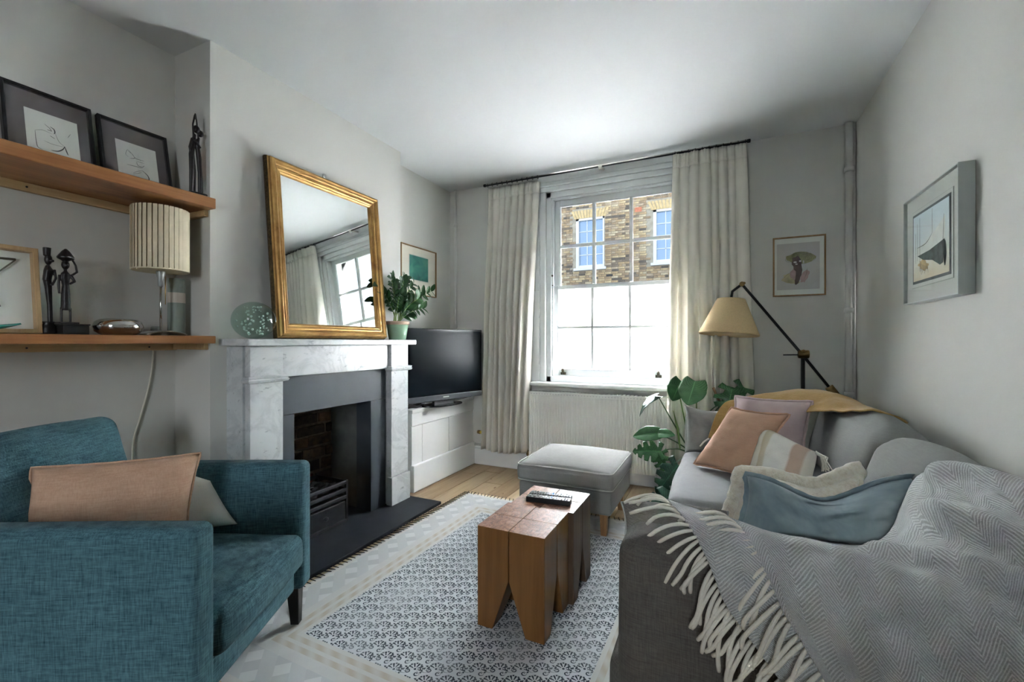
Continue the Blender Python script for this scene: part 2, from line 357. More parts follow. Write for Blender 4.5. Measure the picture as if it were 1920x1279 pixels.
# ------------------------------------------------------------------ mesh builder
ORG = {}
class MB:
    def __init__(s): s.v = []; s.f = []; s.mi = []; s.sm = []; s.uv = {}
    def add(s, vs_, fs, mi=0, smooth=True, uv=None):
        b = len(s.v); s.v += [tuple(p) for p in vs_]
        for k, f in enumerate(fs):
            if uv: s.uv[len(s.f)] = [uv[i] for i in f]
            s.f.append(tuple(i+b for i in f)); s.mi.append(mi); s.sm.append(smooth)
        return s
    def box(s, x0, x1, y0, y1, z0, z1, mi=0):
        p = [(x0, y0, z0), (x1, y0, z0), (x1, y1, z0), (x0, y1, z0), (x0, y0, z1), (x1, y0, z1), (x1, y1, z1), (x0, y1, z1)]
        return s.add(p, [(3, 2, 1, 0), (4, 5, 6, 7), (0, 1, 5, 4), (1, 2, 6, 5), (2, 3, 7, 6), (3, 0, 4, 7)], mi, False)
    def hexa(s, p, mi=0, smooth=False):      # 8 points: bottom ring, top ring
        return s.add(p, [(3, 2, 1, 0), (4, 5, 6, 7), (0, 1, 5, 4), (1, 2, 6, 5), (2, 3, 7, 6), (3, 0, 4, 7)], mi, smooth)
    def tube(s, pts, r, n=8, mi=0, cap=True, closed=False):
        pts = [Vector(p) for p in pts]; m = len(pts)
        rr = r if isinstance(r, (list, tuple)) else [r]*m
        vs_ = []; up = None
        for i, p in enumerate(pts):
            if closed: t = pts[(i+1) % m]-pts[i-1]
            else: t = pts[min(i+1, m-1)]-pts[max(i-1, 0)]
            t.normalize()
            if up is None:
                up = Vector((0, 0, 1)) if abs(t.z) < .9 else Vector((1, 0, 0))
            a = t.cross(up)
            if a.length < 1e-5: a = t.orthogonal()
            a.normalize(); b = a.cross(t).normalized(); up = b
            for k in range(n):
                q = 2*PI*k/n; vs_.append(p+a*(math.cos(q)*rr[i])+b*(math.sin(q)*rr[i]))
        fs = []
        for i in range(m if closed else m-1):
            for k in range(n):
                i2 = (i+1) % m
                fs.append((i*n+k, i*n+(k+1) % n, i2*n+(k+1) % n, i2*n+k))
        if cap and not closed: fs += [tuple(range(n))[::-1], tuple((m-1)*n+k for k in range(n))]
        return s.add(vs_, fs, mi)
    def lathe(s, prof, c=(0, 0, 0), n=32, mi=0, axis='z'):
        vs_ = []
        for r, h in prof:
            for k in range(n):
                q = 2*PI*k/n; a, b = math.cos(q)*r, math.sin(q)*r
                pt = {'z': (a, b, h), 'x': (h, a, b), 'y': (b, h, a)}[axis]
                vs_.append((c[0]+pt[0], c[1]+pt[1], c[2]+pt[2]))
        m = len(prof); fs = []
        for i in range(m-1):
            for k in range(n): fs.append((i*n+k, i*n+(k+1) % n, (i+1)*n+(k+1) % n, (i+1)*n+k))
        if prof[0][0] > 1e-6: fs.append(tuple(range(n))[::-1])
        if prof[-1][0] > 1e-6: fs.append(tuple((m-1)*n+k for k in range(n)))
        return s.add(vs_, fs, mi)
    def sphere(s, c, r, n=16, m=10, sq=(1, 1, 1), mi=0):
        return s.add(*_sphere(c, r, n, m, sq), mi)
    def grid(s, fn, nu, nv, mi=0, uvf=None, smooth=True):
        vs_ = []; uv = []
        for j in range(nv+1):
            for i in range(nu+1):
                u, v = i/nu, j/nv; vs_.append(fn(u, v)); uv.append(uvf(u, v) if uvf else (u, v))
        fs = [(j*(nu+1)+i, j*(nu+1)+i+1, (j+1)*(nu+1)+i+1, (j+1)*(nu+1)+i) for j in range(nv) for i in range(nu)]
        return s.add(vs_, fs, mi, smooth, uv)
    def rbox(s, x0, x1, y0, y1, z0, z1, r, puff=(0, 0, 0), nm=6, ns=3, nz=0, nsc=4, seed=0, mi=0):
        """soft box: rounded edges, faces that swell, wrinkles"""
        c = Vector(((x0+x1)/2, (y0+y1)/2, (z0+z1)/2)); h = Vector(((x1-x0)/2, (y1-y0)/2, (z1-z0)/2))
        r = min(r, h.x*.999, h.y*.999, h.z*.999)
        def ticks(hh):
            e = [-hh+r*(1-math.cos(q*PI/2/ns)) for q in range(ns+1)]
            e = [-hh+r*q/ns for q in range(ns)]
            mid = [-hh+r+(2*hh-2*r)*q/nm for q in range(nm+1)]
            return e+mid+[-q for q in e[::-1]]
        T = [ticks(h.x), ticks(h.y), ticks(h.z)]
        idx = {}; vs_ = []; fs = []
        def vid(i, j, k):
            key = (i, j, k)
            if key not in idx:
                p = Vector((T[0][i], T[1][j], T[2][k]))
                inner = Vector((max(-h.x+r, min(h.x-r, p.x)), max(-h.y+r, min(h.y-r, p.y)), max(-h.z+r, min(h.z-r, p.z))))
                dv = p-inner
                n_ = dv.normalized() if dv.length > 1e-9 else Vector((0, 0, 1))
                p2 = inner+n_*r
                a, b, g = p.x/h.x, p.y/h.y, p.z/h.z
                bl = lambda q: max(0, 1-q*q)
                p2.x += math.copysign(1, n_.x)*puff[0]*bl(b)*bl(g)*abs(n_.x)
                p2.y += math.copysign(1, n_.y)*puff[1]*bl(a)*bl(g)*abs(n_.y)
                p2.z += math.copysign(1, n_.z)*puff[2]*bl(a)*bl(b)*abs(n_.z)
                if nz:
                    w = noise.noise(Vector((p2.x+seed*3.1, p2.y+seed*1.7, p2.z))*nsc)+.5*noise.noise(Vector((p2.x, p2.y+seed, p2.z))*nsc*2.3)
                    p2 += n_*w*nz
                idx[key] = len(vs_); vs_.append(p2+c)
            return idx[key]
        N = [len(T[0])-1, len(T[1])-1, len(T[2])-1]
        for i in range(N[0]):
            for j in range(N[1]):
                fs.append((vid(i, j, N[2]), vid(i+1, j, N[2]), vid(i+1, j+1, N[2]), vid(i, j+1, N[2])))
                fs.append((vid(i, j+1, 0), vid(i+1, j+1, 0), vid(i+1, j, 0), vid(i, j, 0)))
        for i in range(N[0]):
            for k in range(N[2]):
                fs.append((vid(i, 0, k), vid(i+1, 0, k), vid(i+1, 0, k+1), vid(i, 0, k+1)))
                fs.append((vid(i, N[1], k+1), vid(i+1, N[1], k+1), vid(i+1, N[1], k), vid(i, N[1], k)))
        for j in range(N[1]):
            for k in range(N[2]):
                fs.append((vid(N[0], j, k), vid(N[0], j+1, k), vid(N[0], j+1, k+1), vid(N[0], j, k+1)))
                fs.append((vid(0, j, k+1), vid(0, j+1, k+1), vid(0, j+1, k), vid(0, j, k)))
        return s.add(vs_, fs, mi)
    def xf(s, M):
        s.v = [tuple(M @ Vector(p)) for p in s.v]; return s
    def build(s, name, mat, parent=None, local=False, bevel=0, seg=2, subd=0, solid=0, remesh=0):
        me = bpy.data.meshes.new(name)
        o0 = Vector((0, 0, 0))
        if not local:
            if parent is not None: o0 = ORG[parent.name]
            else:
                a = np.array(s.v); o0 = Vector(((a[:, 0].min()+a[:, 0].max())/2, (a[:, 1].min()+a[:, 1].max())/2, a[:, 2].min()))
        me.from_pydata([tuple(Vector(p)-o0) for p in s.v], [], s.f)
        mats = mat if isinstance(mat, (list, tuple)) else [mat]
        for m_ in mats: me.materials.append(MAT[m_])
        me.polygons.foreach_set('material_index', s.mi); me.polygons.foreach_set('use_smooth', s.sm)
        if s.uv:
            ul = me.uv_layers.new(name='UVMap')
            for p in me.polygons:
                q = s.uv.get(p.index)
                if q:
                    for li, c in zip(p.loop_indices, q): ul.data[li].uv = c
        me.update()
        o = bpy.data.objects.new(name, me); COL.objects.link(o)
        if parent is not None: o.parent = parent; ORG[o.name] = ORG[parent.name]
        else: o.location = o0; ORG[o.name] = o0.copy()
        if remesh:
            m_ = o.modifiers.new('remesh', 'REMESH'); m_.mode = 'VOXEL'; m_.voxel_size = remesh; m_.use_smooth_shade = True
            m_ = o.modifiers.new('smooth', 'SMOOTH'); m_.factor = .5; m_.iterations = 2
        if solid:
            m_ = o.modifiers.new('thickness', 'SOLIDIFY'); m_.thickness = solid; m_.offset = 0
        if bevel:
            m_ = o.modifiers.new('bevel', 'BEVEL'); m_.width = bevel; m_.segments = seg; m_.limit_method = 'ANGLE'; m_.angle_limit = math.radians(40)
        if subd:
            m_ = o.modifiers.new('subdivision', 'SUBSURF'); m_.levels = subd; m_.render_levels = subd
        return o
def _sphere(c, r, n, m, sq):
    vs_ = [(c[0], c[1], c[2]-r*sq[2])]
    for j in range(1, m):
        a = -PI/2+PI*j/m
        for k in range(n):
            q = 2*PI*k/n; vs_.append((c[0]+r*sq[0]*math.cos(a)*math.cos(q), c[1]+r*sq[1]*math.cos(a)*math.sin(q), c[2]+r*sq[2]*math.sin(a)))
    vs_.append((c[0], c[1], c[2]+r*sq[2])); top = len(vs_)-1; fs = []
    for k in range(n):
        fs.append((0, 1+(k+1) % n, 1+k)); fs.append((top, 1+(m-2)*n+k, 1+(m-2)*n+(k+1) % n))
    for j in range(m-2):
        for k in range(n): fs.append((1+j*n+k, 1+j*n+(k+1) % n, 1+(j+1)*n+(k+1) % n, 1+(j+1)*n+k))
    return vs_, fs
def tag(o, label=None, cat=None, group=None, kind=None):
    if label: o['label'] = label
    if cat: o['category'] = cat
    if group: o['group'] = group
    if kind: o['kind'] = kind
    return o
def thing(name, loc, label=None, cat=None, group=None, kind=None, rz=0, M=None):
    o = bpy.data.objects.new(name, None); COL.objects.link(o)
    o.empty_display_size = .05
    if M is not None: o.matrix_world = M
    else: o.location = loc; o.rotation_euler = (0, 0, rz)
    ORG[o.name] = Vector(loc)
    return tag(o, label, cat, group, kind)
def inst(name, mesh, parent, M):
    o = bpy.data.objects.new(name, mesh); COL.objects.link(o); o.parent = parent; o.matrix_local = M; ORG[o.name] = ORG[parent.name]
    return o
def bx(name, mat, parent, *b, **kw):
    return MB().box(*b).build(name, mat, parent, **kw)
def arc(fn, n): return [fn(i/n) for i in range(n+1)]
def crom(P, t):
    n = len(P)-1; f = t*n; i = min(int(f), n-1); f -= i
    p0, p1, p2, p3 = (Vector(P[max(i-1, 0)]), Vector(P[i]), Vector(P[i+1]), Vector(P[min(i+2, n)]))
    return .5*((2*p1)+(p2-p0)*f+(2*p0-5*p1+4*p2-p3)*f*f+(3*p1-p0-3*p2+p3)*f**3)

# ------------------------------------------------------------------ the room
XR, XA, XB, XF = .807, -2.53, -2.24, -2.40         # right wall, near alcove, chimney breast, far alcove
YW, YB, H = 3.67, -2.6, 2.61                        # window wall, back wall, ceiling
CB0, CB1 = 1.325, 2.735                             # chimney breast
fl = MB().box(XA-.3, XR+.2, YB-.2, YW+.3, -.12, -.018).build('floor', 'oak_floor_1'); tag(fl, kind='structure')
bw = .16; nb = 0
pl_meshes = {}
xs = -2.40
while xs < XR:
    y0 = 2.0; first = True
    if xs+bw > -2.15 and xs < .15: y0 = 2.55
    y = y0-random.random()*.6
    y = max(y, y0-.4)
    while y < YW:
        ln = min(random.uniform(.9, 1.6), YW-y+.02)
        x1 = min(xs+bw-.0025, XR)
        o = MB().box(xs, x1, y, y+ln-.003, -.018, random.uniform(-.0012, 0)).build('plank', 'oak_floor_%d' % random.randrange(3), fl, bevel=.0012, seg=1)
        y += ln
    xs += bw
# boards outside the view
y = YB
MB().box(XA, XR, YB, 1.55, -.018, -.001).build('floorboards', 'oak_floor_0', fl)
kn = MB()
for (kx, ky, kr) in [(-1.62, 3.12, .014), (-1.50, 3.02, .010), (-1.40, 3.25, .016), (-1.75, 3.3, .009), (-1.25, 3.4, .012), (-1.55, 3.42, .007)]:
    kn.sphere((kx, ky, -.001), kr, 10, 6, (.55, 1.5, .12))
kn.build('knot', 'stake_brown', fl)
ce = MB().box(XA-.3, XR+.2, YB-.2, YW+.3, H, H+.15).build('ceiling', 'ceiling_paint'); tag(ce, kind='structure')
tag(MB().box(XR, XR+.2, YB, YW+.3, -.02, H).build('wall_right', 'wall_paint'), kind='structure')
# left wall: near alcove, chimney breast with fireplace opening, far alcove
tag(MB().box(XA-.25, XA, YB, CB0, -.02, H).build('wall_left', 'wall_paint'), kind='structure')
FO0, FO1, FOZ = 1.66, 2.31, .80
cbm = MB().box(XA-.25, XB, CB0, FO0, -.02, H).box(XA-.25, XB, FO1, CB1, -.02, H).box(XA-.25, XB, FO0, FO1, FOZ, H)
tag(cbm.build('wall_chimney', 'wall_paint'), kind='structure')
tag(MB().box(XA-.25, XF, CB1, YW+.3, -.02, H).build('wall_alcove', 'wall_paint'), kind='structure')
# window wall with its opening
WX0, WX1, WZ0, WZ1 = -1.40, -.27, .80, 2.46
ww = MB().box(XF-.1, WX0, YW, YW+.3, -.02, H).box(WX1, XR+.1, YW, YW+.3, -.02, H).box(WX0, WX1, YW, YW+.3, -.02, WZ0).box(WX0, WX1, YW, YW+.3, WZ1, H)
tag(ww.build('wall_window', 'wall_paint'), kind='structure')
ow = MB().box(-4, WX0-.01, YW+.301, YW+.40, -1.2, 3.4).box(WX1+.01, 3, YW+.301, YW+.40, -1.2, 3.4).box(WX0-.01, WX1+.01, YW+.301, YW+.40, -1.2, WZ0-.02).box(WX0-.01, WX1+.01, YW+.301, YW+.40, WZ1+.01, 3.4)
tag(ow.build('wall_street', 'asphalt'), kind='structure')  # unseen outer skin, near black to cut bounce onto the brick house
# unseen back wall, pale for bounce, with a window added for fill light
BX0, BX1, BZ1 = -1.9, -1.1, 2.02
wb = MB().box(XA, BX0, YB-.2, YB, -.02, H).box(BX1, -.62, YB-.2, YB, -.02, H).box(-.62, .50, YB-.2, YB, -.02, .65).box(-.62, .50, YB-.2, YB, 2.25, H).box(.50, XR, YB-.2, YB, -.02, H).box(BX0, BX1, YB-.2, YB, BZ1, H)
tag(wb.build('wall_back', 'ceiling_paint'), kind='structure')
dr = thing('door_1', (-1.5, YB-.05, 0), kind='structure')
bx('door_leaf', 'white_gloss', dr, BX0+.03, BX1-.03, YB-.06, YB-.02, .005, BZ1-.03)
for x0 in (BX0+.12, -1.46):
    for z0, z1 in ((.2, .85), (1.0, 1.85)): bx('door_panel', 'cupboard_paint', dr, x0, x0+.25, YB-.02, YB-.012, z0, z1, bevel=.004)
MB().box(BX0, BX0+.03, YB-.1, YB+.01, 0, BZ1).box(BX1-.03, BX1, YB-.1, YB+.01, 0, BZ1).box(BX0, BX1, YB-.1, YB+.01, BZ1-.03, BZ1).build('door_frame', 'white_gloss', dr)
MB().sphere((BX1-.09, YB+.02, 1.0), .025, 12, 8).tube([(BX1-.09, YB+.02, 1.0), (BX1-.09, YB-.02, 1.0)], .01, 8).build('door_knob', 'brass', dr)
w2 = thing('added_back_window', (-.06, YB-.1, .65), kind='structure')  # unseen window, added to let the rear lamp fill the room
MB().box(-.62, -.57, YB-.14, YB-.08, .65, 2.25).box(.45, .50, YB-.14, YB-.08, .65, 2.25).box(-.57, .45, YB-.14, YB-.08, .65, .72).box(-.57, .45, YB-.14, YB-.08, 2.2, 2.25).box(-.57, .45, YB-.14, YB-.08, 1.42, 1.47).build('frame', 'white_gloss', w2)
for z0, z1 in ((.72, 1.42), (1.47, 2.2)): bx('pane', 'window_glass', w2, -.57, .45, YB-.112, YB-.108, z0, z1)
# baseboards
def baseboard(name, pts):
    b = MB()
    for q in pts: b.box(*q)
    return tag(b.build(name, 'white_gloss', bevel=.006), kind='structure')
baseboard('baseboard_window', [(-2.115, XR, YW-.022, YW, 0, .15), (-2.115, XR, YW-.016, YW, .15, .172)])
baseboard('baseboard_right', [(XR-.022, XR, 0, YW-.022, 0, .16)])

# built-in cupboard in the far alcove
cu = thing('alcove_cupboard', (-2.25, 3.2, 0), 'white built-in alcove cupboard with flat doors under the television', 'cupboard')
bx('carcass', 'cupboard_paint', cu, XF+.003, -2.15, CB1+.003, YW-.003, 0, .60)
bx('cupboard_top', 'cupboard_paint', cu, XF+.003, -2.128, CB1+.003, YW-.003, .60, .63, bevel=.004)
bx('fascia', 'cupboard_paint', cu, -2.15, -2.132, CB1+.003, YW-.003, .505, .60, bevel=.003)
for y0, y1 in ((CB1+.003, 2.868), (2.872, 3.245), (3.249, YW-.003)):
    bx('door', 'cupboard_paint', cu, -2.15, -2.136, y0, y1, .205, .50, bevel=.002)
bx('plinth', 'white_gloss', cu, -2.15, -2.115, CB1+.003, YW-.003, 0, .205, bevel=.006)

# ------------------------------------------------------------------ window
wn = thing('window_1', (-.835, YW, WZ0), kind='structure')
fr = MB()
fr.box(WX0, WX0+.045, YW+.005, YW+.2, WZ0, WZ1).box(WX1-.045, WX1, YW+.005, YW+.2, WZ0, WZ1).box(WX0, WX1, YW+.005, YW+.2, WZ1-.05, WZ1).box(WX0, WX1, YW+.005, YW+.26, WZ0, WZ0+.05)
fr.build('frame', 'white_gloss', wn, bevel=.004)
st = MB()   # staff beads
st.box(WX0+.045, WX0+.06, YW+.02, YW+.045, WZ0+.05, WZ1-.05).box(WX1-.06, WX1-.045, YW+.02, YW+.045, WZ0+.05, WZ1-.05).box(WX0+.045, WX1-.045, YW+.02, YW+.045, WZ1-.065, WZ1-.05)
st.build('staff_bead', 'white_gloss', wn, bevel=.004)
GX0, GX1 = -1.305, -.365
def sash(name, y, z0, z1, zb, bot, top, frosted):
    m = MB(); xo0, xo1 = WX0+.046, WX1-.046
    m.box(xo0, GX0, y, y+.04, z0, z1).box(GX1, xo1, y, y+.04, z0, z1).box(GX0, GX1, y, y+.04, z0, z0+bot).box(GX0, GX1, y, y+.04, z1-top, z1)
    o = m.build(name, 'white_gloss', wn, bevel=.004)
    cx = [GX0, -1.0, -.685, GX1]; cz = [z0+bot, zb, z1-top]
    for x in cx[1:3]:
        bx('glazing_bar', 'white_gloss', o, x-.012, x+.012, y-.004, y+.034, cz[0], cz[2], bevel=.004)
    for i in range(3):
        bx('glazing_bar', 'white_gloss', o, cx[i]+(.01 if i else 0), cx[i+1]-(.01 if i < 2 else 0), y-.002, y+.034, zb-.012, zb+.012, bevel=.004)
        for j in range(2):
            bx('pane', 'frosted_glass' if frosted else 'window_glass', o, cx[i], cx[i+1], y+.020, y+.023, cz[j], cz[j+1])
    return o
up = sash('upper_sash', YW+.10, 1.61, WZ1-.05, 1.995, .04, .055, False)
lo = sash('lower_sash', YW+.055, WZ0+.05, 1.645, 1.275, .065, .035, True)
for x in (-1.26, -.46):
    c = MB().box(x-.024, x+.024, YW+.048, YW+.056, .862, .885); c.build('sash_lift', 'bronze', lo, bevel=.003)
    MB().tube([(x, YW+.05, .87), (x, YW+.035, .90), (x+.004, YW+.03, .918)], [.010, .012, .007], 8).build('lift_hook', 'bronze', lo)
MB().sphere((WX0+.052, YW+.017, 1.73), .009, 10, 8).build('sash_stop', 'bronze', wn)
MB().sphere((WX0+.054, YW+.017, 1.645), .006, 10, 8).build('sash_stop', 'bronze', wn)
# architrave and shutter box on the left, sill
ar = MB()
ar.box(WX0-.055, WX0, YW-.018, YW+.01, WZ0, WZ1+.0).box(WX1, WX1+.055, YW-.018, YW+.01, WZ0, WZ1)
ar.box(WX0-.055, WX1+.055, YW-.018, YW+.01, WZ1, WZ1+.045).box(WX0-.075, WX1+.075, YW-.03, YW+.01, WZ1+.045, WZ1+.085).box(WX0-.075, WX1+.075, YW-.022, YW+.01, WZ1+.085, H)
ar.build('architrave', 'white_gloss', wn, bevel=.008)
sh = MB().box(WX0-.14, WX0-.057, YW-.012, YW+.005, WZ0, 1.60).box(WX0-.10, WX0-.057, YW-.012, YW+.005, 1.60, 2.33).box(WX0-.14, WX0-.057, YW-.012, YW+.005, 2.33, WZ1+.09)
sh.build('shutter_box', 'white_gloss', wn, bevel=.004)
bx('shutter_gap', 'pipe_paint', wn, WX0-.14, WX0-.10, YW-.004, YW+.004, 1.60, 2.33)
for z in (.95, 1.36, 2.15):
    MB().tube([(WX0-.056, YW-.016, z), (WX0-.056, YW-.016, z+.08)], .005, 8).build('hinge', 'white_gloss', wn)
MB().box(WX0-.13, WX1+.12, YW-.075, YW+.03, WZ0-.035, WZ0).build('window_sill', 'white_gloss', wn, bevel=.014, seg=4)

# radiator
ra = thing('radiator', (-.85, 3.60, .12), 'cream white ribbed panel radiator under the window', 'radiator')
n = 66; rx0, rx1 = -1.515, -.02
def corr(u, v):
    a = u*n; k = abs((a % 1)-.5)*2; bulge = min(1, max(0, (k-.25)*3))
    fade = 1-min(1, max(0, (abs(v-.5)-.455)/.03))
    return (rx0+(rx1-rx0)*u, 3.575-.008*bulge*fade, .115+.60*v)
MB().grid(corr, n*6, 14).build('ribbed_panel', 'radiator_paint', ra)
MB().box(rx0, rx1, 3.577, 3.60, .115, .715).build('back_panel', 'radiator_paint', ra)
b = MB().box(rx0-.004, rx1+.004, 3.562, 3.568, .715, .722).box(rx0-.004, rx0, 3.562, 3.65, .10, .722).box(rx1, rx1+.004, 3.562, 3.65, .10, .722)
b.build('side_cover', 'radiator_paint', ra)
g = MB()
for i in range(48):
    x = rx0+.01+(rx1-rx0-.02)*i/47; g.box(x, x+.019, 3.568, 3.648, .716, .722)
g.box(rx0, rx1, 3.566, 3.570, .69, .72)
g.build('top_grille', 'radiator_paint', ra)
sl = MB()
for i in range(60):
    x = rx0+.012+(rx1-rx0-.024)*i/59; sl.box(x, x+.012, 3.5655, 3.567, .700, .707)
sl.build('slot', 'pipe_paint', ra)
v = MB().tube([(-1.54, 3.60, .17), (-1.54, 3.60, 0)], .009, 8); v.build('feed_pipe', 'old_brass', ra)
MB().lathe([(.016, 0), (.016, .02), (.012, .03), (.012, .05), (.018, .055), (.018, .09), (.008, .10)], (-1.54, 3.60, .10), 14).build('valve', 'old_brass', ra)
# capped low pipe that leaves the window wall by the cupboard
gp = thing('capped_pipe', (-1.95, 3.63, .29), 'short painted pipe with yellow tape at its capped end, below the left curtain', 'pipe')
MB().tube([(-2.07, 3.645, .305), (-1.70, 3.645, .285)], .013, 10).build('pipe', 'pipe_paint', gp)
MB().tube([(-2.075, 3.645, .3055), (-2.05, 3.645, .304)], .017, 10).build('cap', 'old_brass', gp)
MB().tube([(-2.05, 3.645, .304), (-2.025, 3.645, .3025)], .0145, 10).build('tape', 'yellow_tape', gp)
tag(MB().tube([(-2.10, 3.632, .19), (-1.56, 3.632, .185)], .010, 8).build('heating_pipe', 'pipe_paint'), 'thin painted heating pipe running along the skirting below the left curtain', 'pipe')
# corner pipes
def pipe(name, label, x, y, r, joints, z0=0):
    p = thing(name, (x, y, z0), label, 'pipe')
    MB().tube([(x, y, z0), (x, y, H)], r, 14).build('pipe_run', 'pipe_paint', p)
    for z in joints:
        MB().lathe([(r, -.016), (r+.007, -.014), (r+.007, .014), (r, .016)], (x, y, z), 14).build('pipe_clip', 'pipe_paint', p)
    return p
pipe('riser_pipe', 'thin grey painted riser pipe in the corner above the television', -2.325, YW-.022, .013, (2.27, 1.3), .63)
pipe('riser_pipe', 'wide grey riser pipe in the right corner beside the straw hat picture', .765, YW-.025, .022, (2.30, 1.36, .8))
MB_ = MB().tube([(.797, YW-.012, 0), (.797, YW-.012, H)], .009, 10).build('riser_pipe', 'pipe_paint'); tag(MB_, 'slim grey pipe tight in the right corner behind the wide riser', 'pipe')

# ------------------------------------------------------------------ curtains and rod
def curtain(label, xt0, xt1, xb0, xb1, zt, zb, seed, nf, hem_tilt=0, yb=3.60):
    rnd = random.Random(seed)
    ph = [rnd.uniform(0, 6.28) for _ in range(6)]
    wd = [rnd.uniform(.75, 1.25) for _ in range(nf)]; tot = sum(wd); cum = [0]
    for w in wd: cum.append(cum[-1]+w/tot)
    amp = [rnd.uniform(.7, 1.2) for _ in range(nf)]
    def fn(u, v):
        i = max(k for k in range(nf) if cum[k] <= u+1e-9); q = (u-cum[i])/(cum[i+1]-cum[i])
        drop = v
        a = (.035+.065*min(1, drop*2.2))*amp[i]
        lobe = abs(math.sin(q*PI))**.45
        x0 = xt0+(xb0-xt0)*drop**.8; x1 = xt1+(xb1-xt1)*drop**.8
        sway = .010*math.sin(u*9+ph[0]+v*2.2)*drop+.007*math.sin(u*31+ph[3]+v*4)*drop
        x = x0+(x1-x0)*u+.022*(q-.5)*(1-2*abs(q-.5))*drop*math.sin(i*2.1+ph[4])*4*.5+sway
        y = yb-a*lobe-.006*math.sin(u*47+ph[1]+v*3)*drop
        if v < .06: y -= .012*abs(math.sin(q*3*PI))*(1-v/.06)
        z = zt+(zb+hem_tilt*math.sin(u*5+ph[2])-zt)*v
        if v < .02: y -= .012*(1-v/.02)*0
        return (x, y, z)
    root = thing('curtain', ((xb0+xb1)/2, 3.545, zb), label, 'curtain', 'linen curtains at the window')
    c = MB().grid(fn, nf*14, 46).build('drape', 'curtain_linen', root, solid=.003)
    def hd(u, v): 
        p = fn(u, v*.042); return (p[0], p[1]-.0035, p[2])
    MB().grid(hd, nf*14, 4).build('heading_tape', 'curtain_linen', root, solid=.002)
    return root
ct = 2.545
curtain('cream linen curtain hanging left of the window beside the television', -1.935, -1.435, -1.985, -1.545, ct, .17, 3, 8, .01, 3.625)
curtain('cream linen curtain hanging right of the window behind the reading lamp', -.335, .155, -.375, .215, ct, .17, 11, 8, .0, 3.555)
rod = thing('curtain_rod', (-.88, 3.545, 2.56), 'slim double steel curtain rod spanning above the window', 'curtain rod')
MB().tube([(-1.945, 3.56, 2.572), (.165, 3.56, 2.572)], .0085, 10).build('rod', 'brushed_steel', rod)
MB().tube([(-1.945, 3.535, 2.558), (.165, 3.535, 2.558)], .006, 10).build('rod', 'dark_metal', rod)
for x in (-1.95, .17): MB().lathe([(.004, -.012), (.013, -.010), (.013, .010), (.004, .012)], (x, 3.555, 2.568), 12, axis='x').build('finial', 'dark_metal', rod)
for x in (-.885,):
    m = MB().lathe([(.010, 0), (.016, .004), (.016, .03), (.010, .034)], (x, 3.535, 2.535), 14)
    m.tube([(x, 3.54, 2.56), (x, YW-.01, 2.575)], .008, 8).build('bracket', 'brushed_steel', rod)
rr_ = [-1.925+.49*i/10 for i in range(11)]+[-.32+.47*i/10 for i in range(11)]
for x in rr_:
    MB().tube([(x, 3.56+.013*math.cos(q*PI/6), 2.568+.014*math.sin(q*PI/6)) for q in range(12)], .0022, 6, closed=True).build('ring', 'dark_metal', rod)

# ------------------------------------------------------------------ fireplace
fp = thing('marble_fireplace', (-2.14, 2.0, .02), 'white carrara marble chimneypiece with plain pilasters', 'fireplace')
JF = -2.062
bx('mantel_shelf', 'carrara', fp, XB, -2.02, 1.365, 2.645, 1.130, 1.164, bevel=.004)
for s, (y0, y1) in ((0, (1.405, 1.585)), (1, (2.422, 2.602))):
    bx('pilaster', 'carrara', fp, -2.10, JF, y0, y1, .215, 1.130, bevel=.003)
    bx('pilaster_foot', 'carrara', fp, -2.10, JF+.012, y0-.008, y1+.008, .02, .213, bevel=.003)
    bx('side_slab', 'carrara', fp, XB, -2.115, y0-.002 if s == 0 else y0+.01, y1-.01 if s == 0 else y1+.002, .02, 1.130, bevel=.002)
    bx('inner_return', 'carrara', fp, -2.115, -2.10, y0+.012, y1-.012, .02, 1.130, bevel=.002)
    m = MB(); prof = [(0, .945), (.018, .950), (.022, .960), (.016, .967), (.020, .972), (.020, .978), (0, .982)]
    ya, yb = y0, y1
    for k in range(len(prof)-1):
        (d0, z0), (d1, z1) = prof[k], prof[k+1]
        P0 = [(-2.10, ya-d0, z0), (JF+d0, ya-d0, z0), (JF+d0, yb+d0, z0), (-2.10, yb+d0, z0)]
        P1 = [(-2.10, ya-d1, z1), (JF+d1, ya-d1, z1), (JF+d1, yb+d1, z1), (-2.10, yb+d1, z1)]
        m.hexa(P0+P1)
    m.build('capital_moulding', 'carrara', fp)
bx('frieze', 'carrara', fp, XB, -2.082, 1.586, 2.421, .966, 1.130, bevel=.003)
sl_ = thing('slate_insert', (-2.15, 2.0, .02), 'blue-grey slate slips framing the fireplace opening', 'fireplace insert')
bx('header_slab', 'slate_slip', sl_, XB+.001, -2.112, 1.586, 2.421, .758, .964, bevel=.002)
for y0, y1 in ((1.586, 1.692), (2.277, 2.421)):
    bx('slip', 'slate_slip', sl_, XB+.001, -2.112, y0, y1, .02, .756, bevel=.002)
tag(MB().box(-2.49, -1.80, 1.20, 2.64, 0, .02).build('hearth', 'slate', bevel=.003), 'flat black slate hearth slab in front of the fireplace', 'hearth')
fb = thing('wall_firebox', (-2.4, 1.985, .02), kind='structure')
bx('back_bed', 'soot_mortar', fb, -2.53, -2.497, FO0, FO1, .02, FOZ)
bx('side_render', 'soot', fb, -2.50, XB, FO1-.012, FO1+.0, .02, FOZ)
bx('side_render', 'soot', fb, -2.50, XB, FO0, FO0+.012, .02, FOZ)
bx('flue_plate', 'soot', fb, -2.50, XB, FO0, FO1, FOZ-.015, FOZ)
rnd = random.Random(5)
z = .03; row = 0
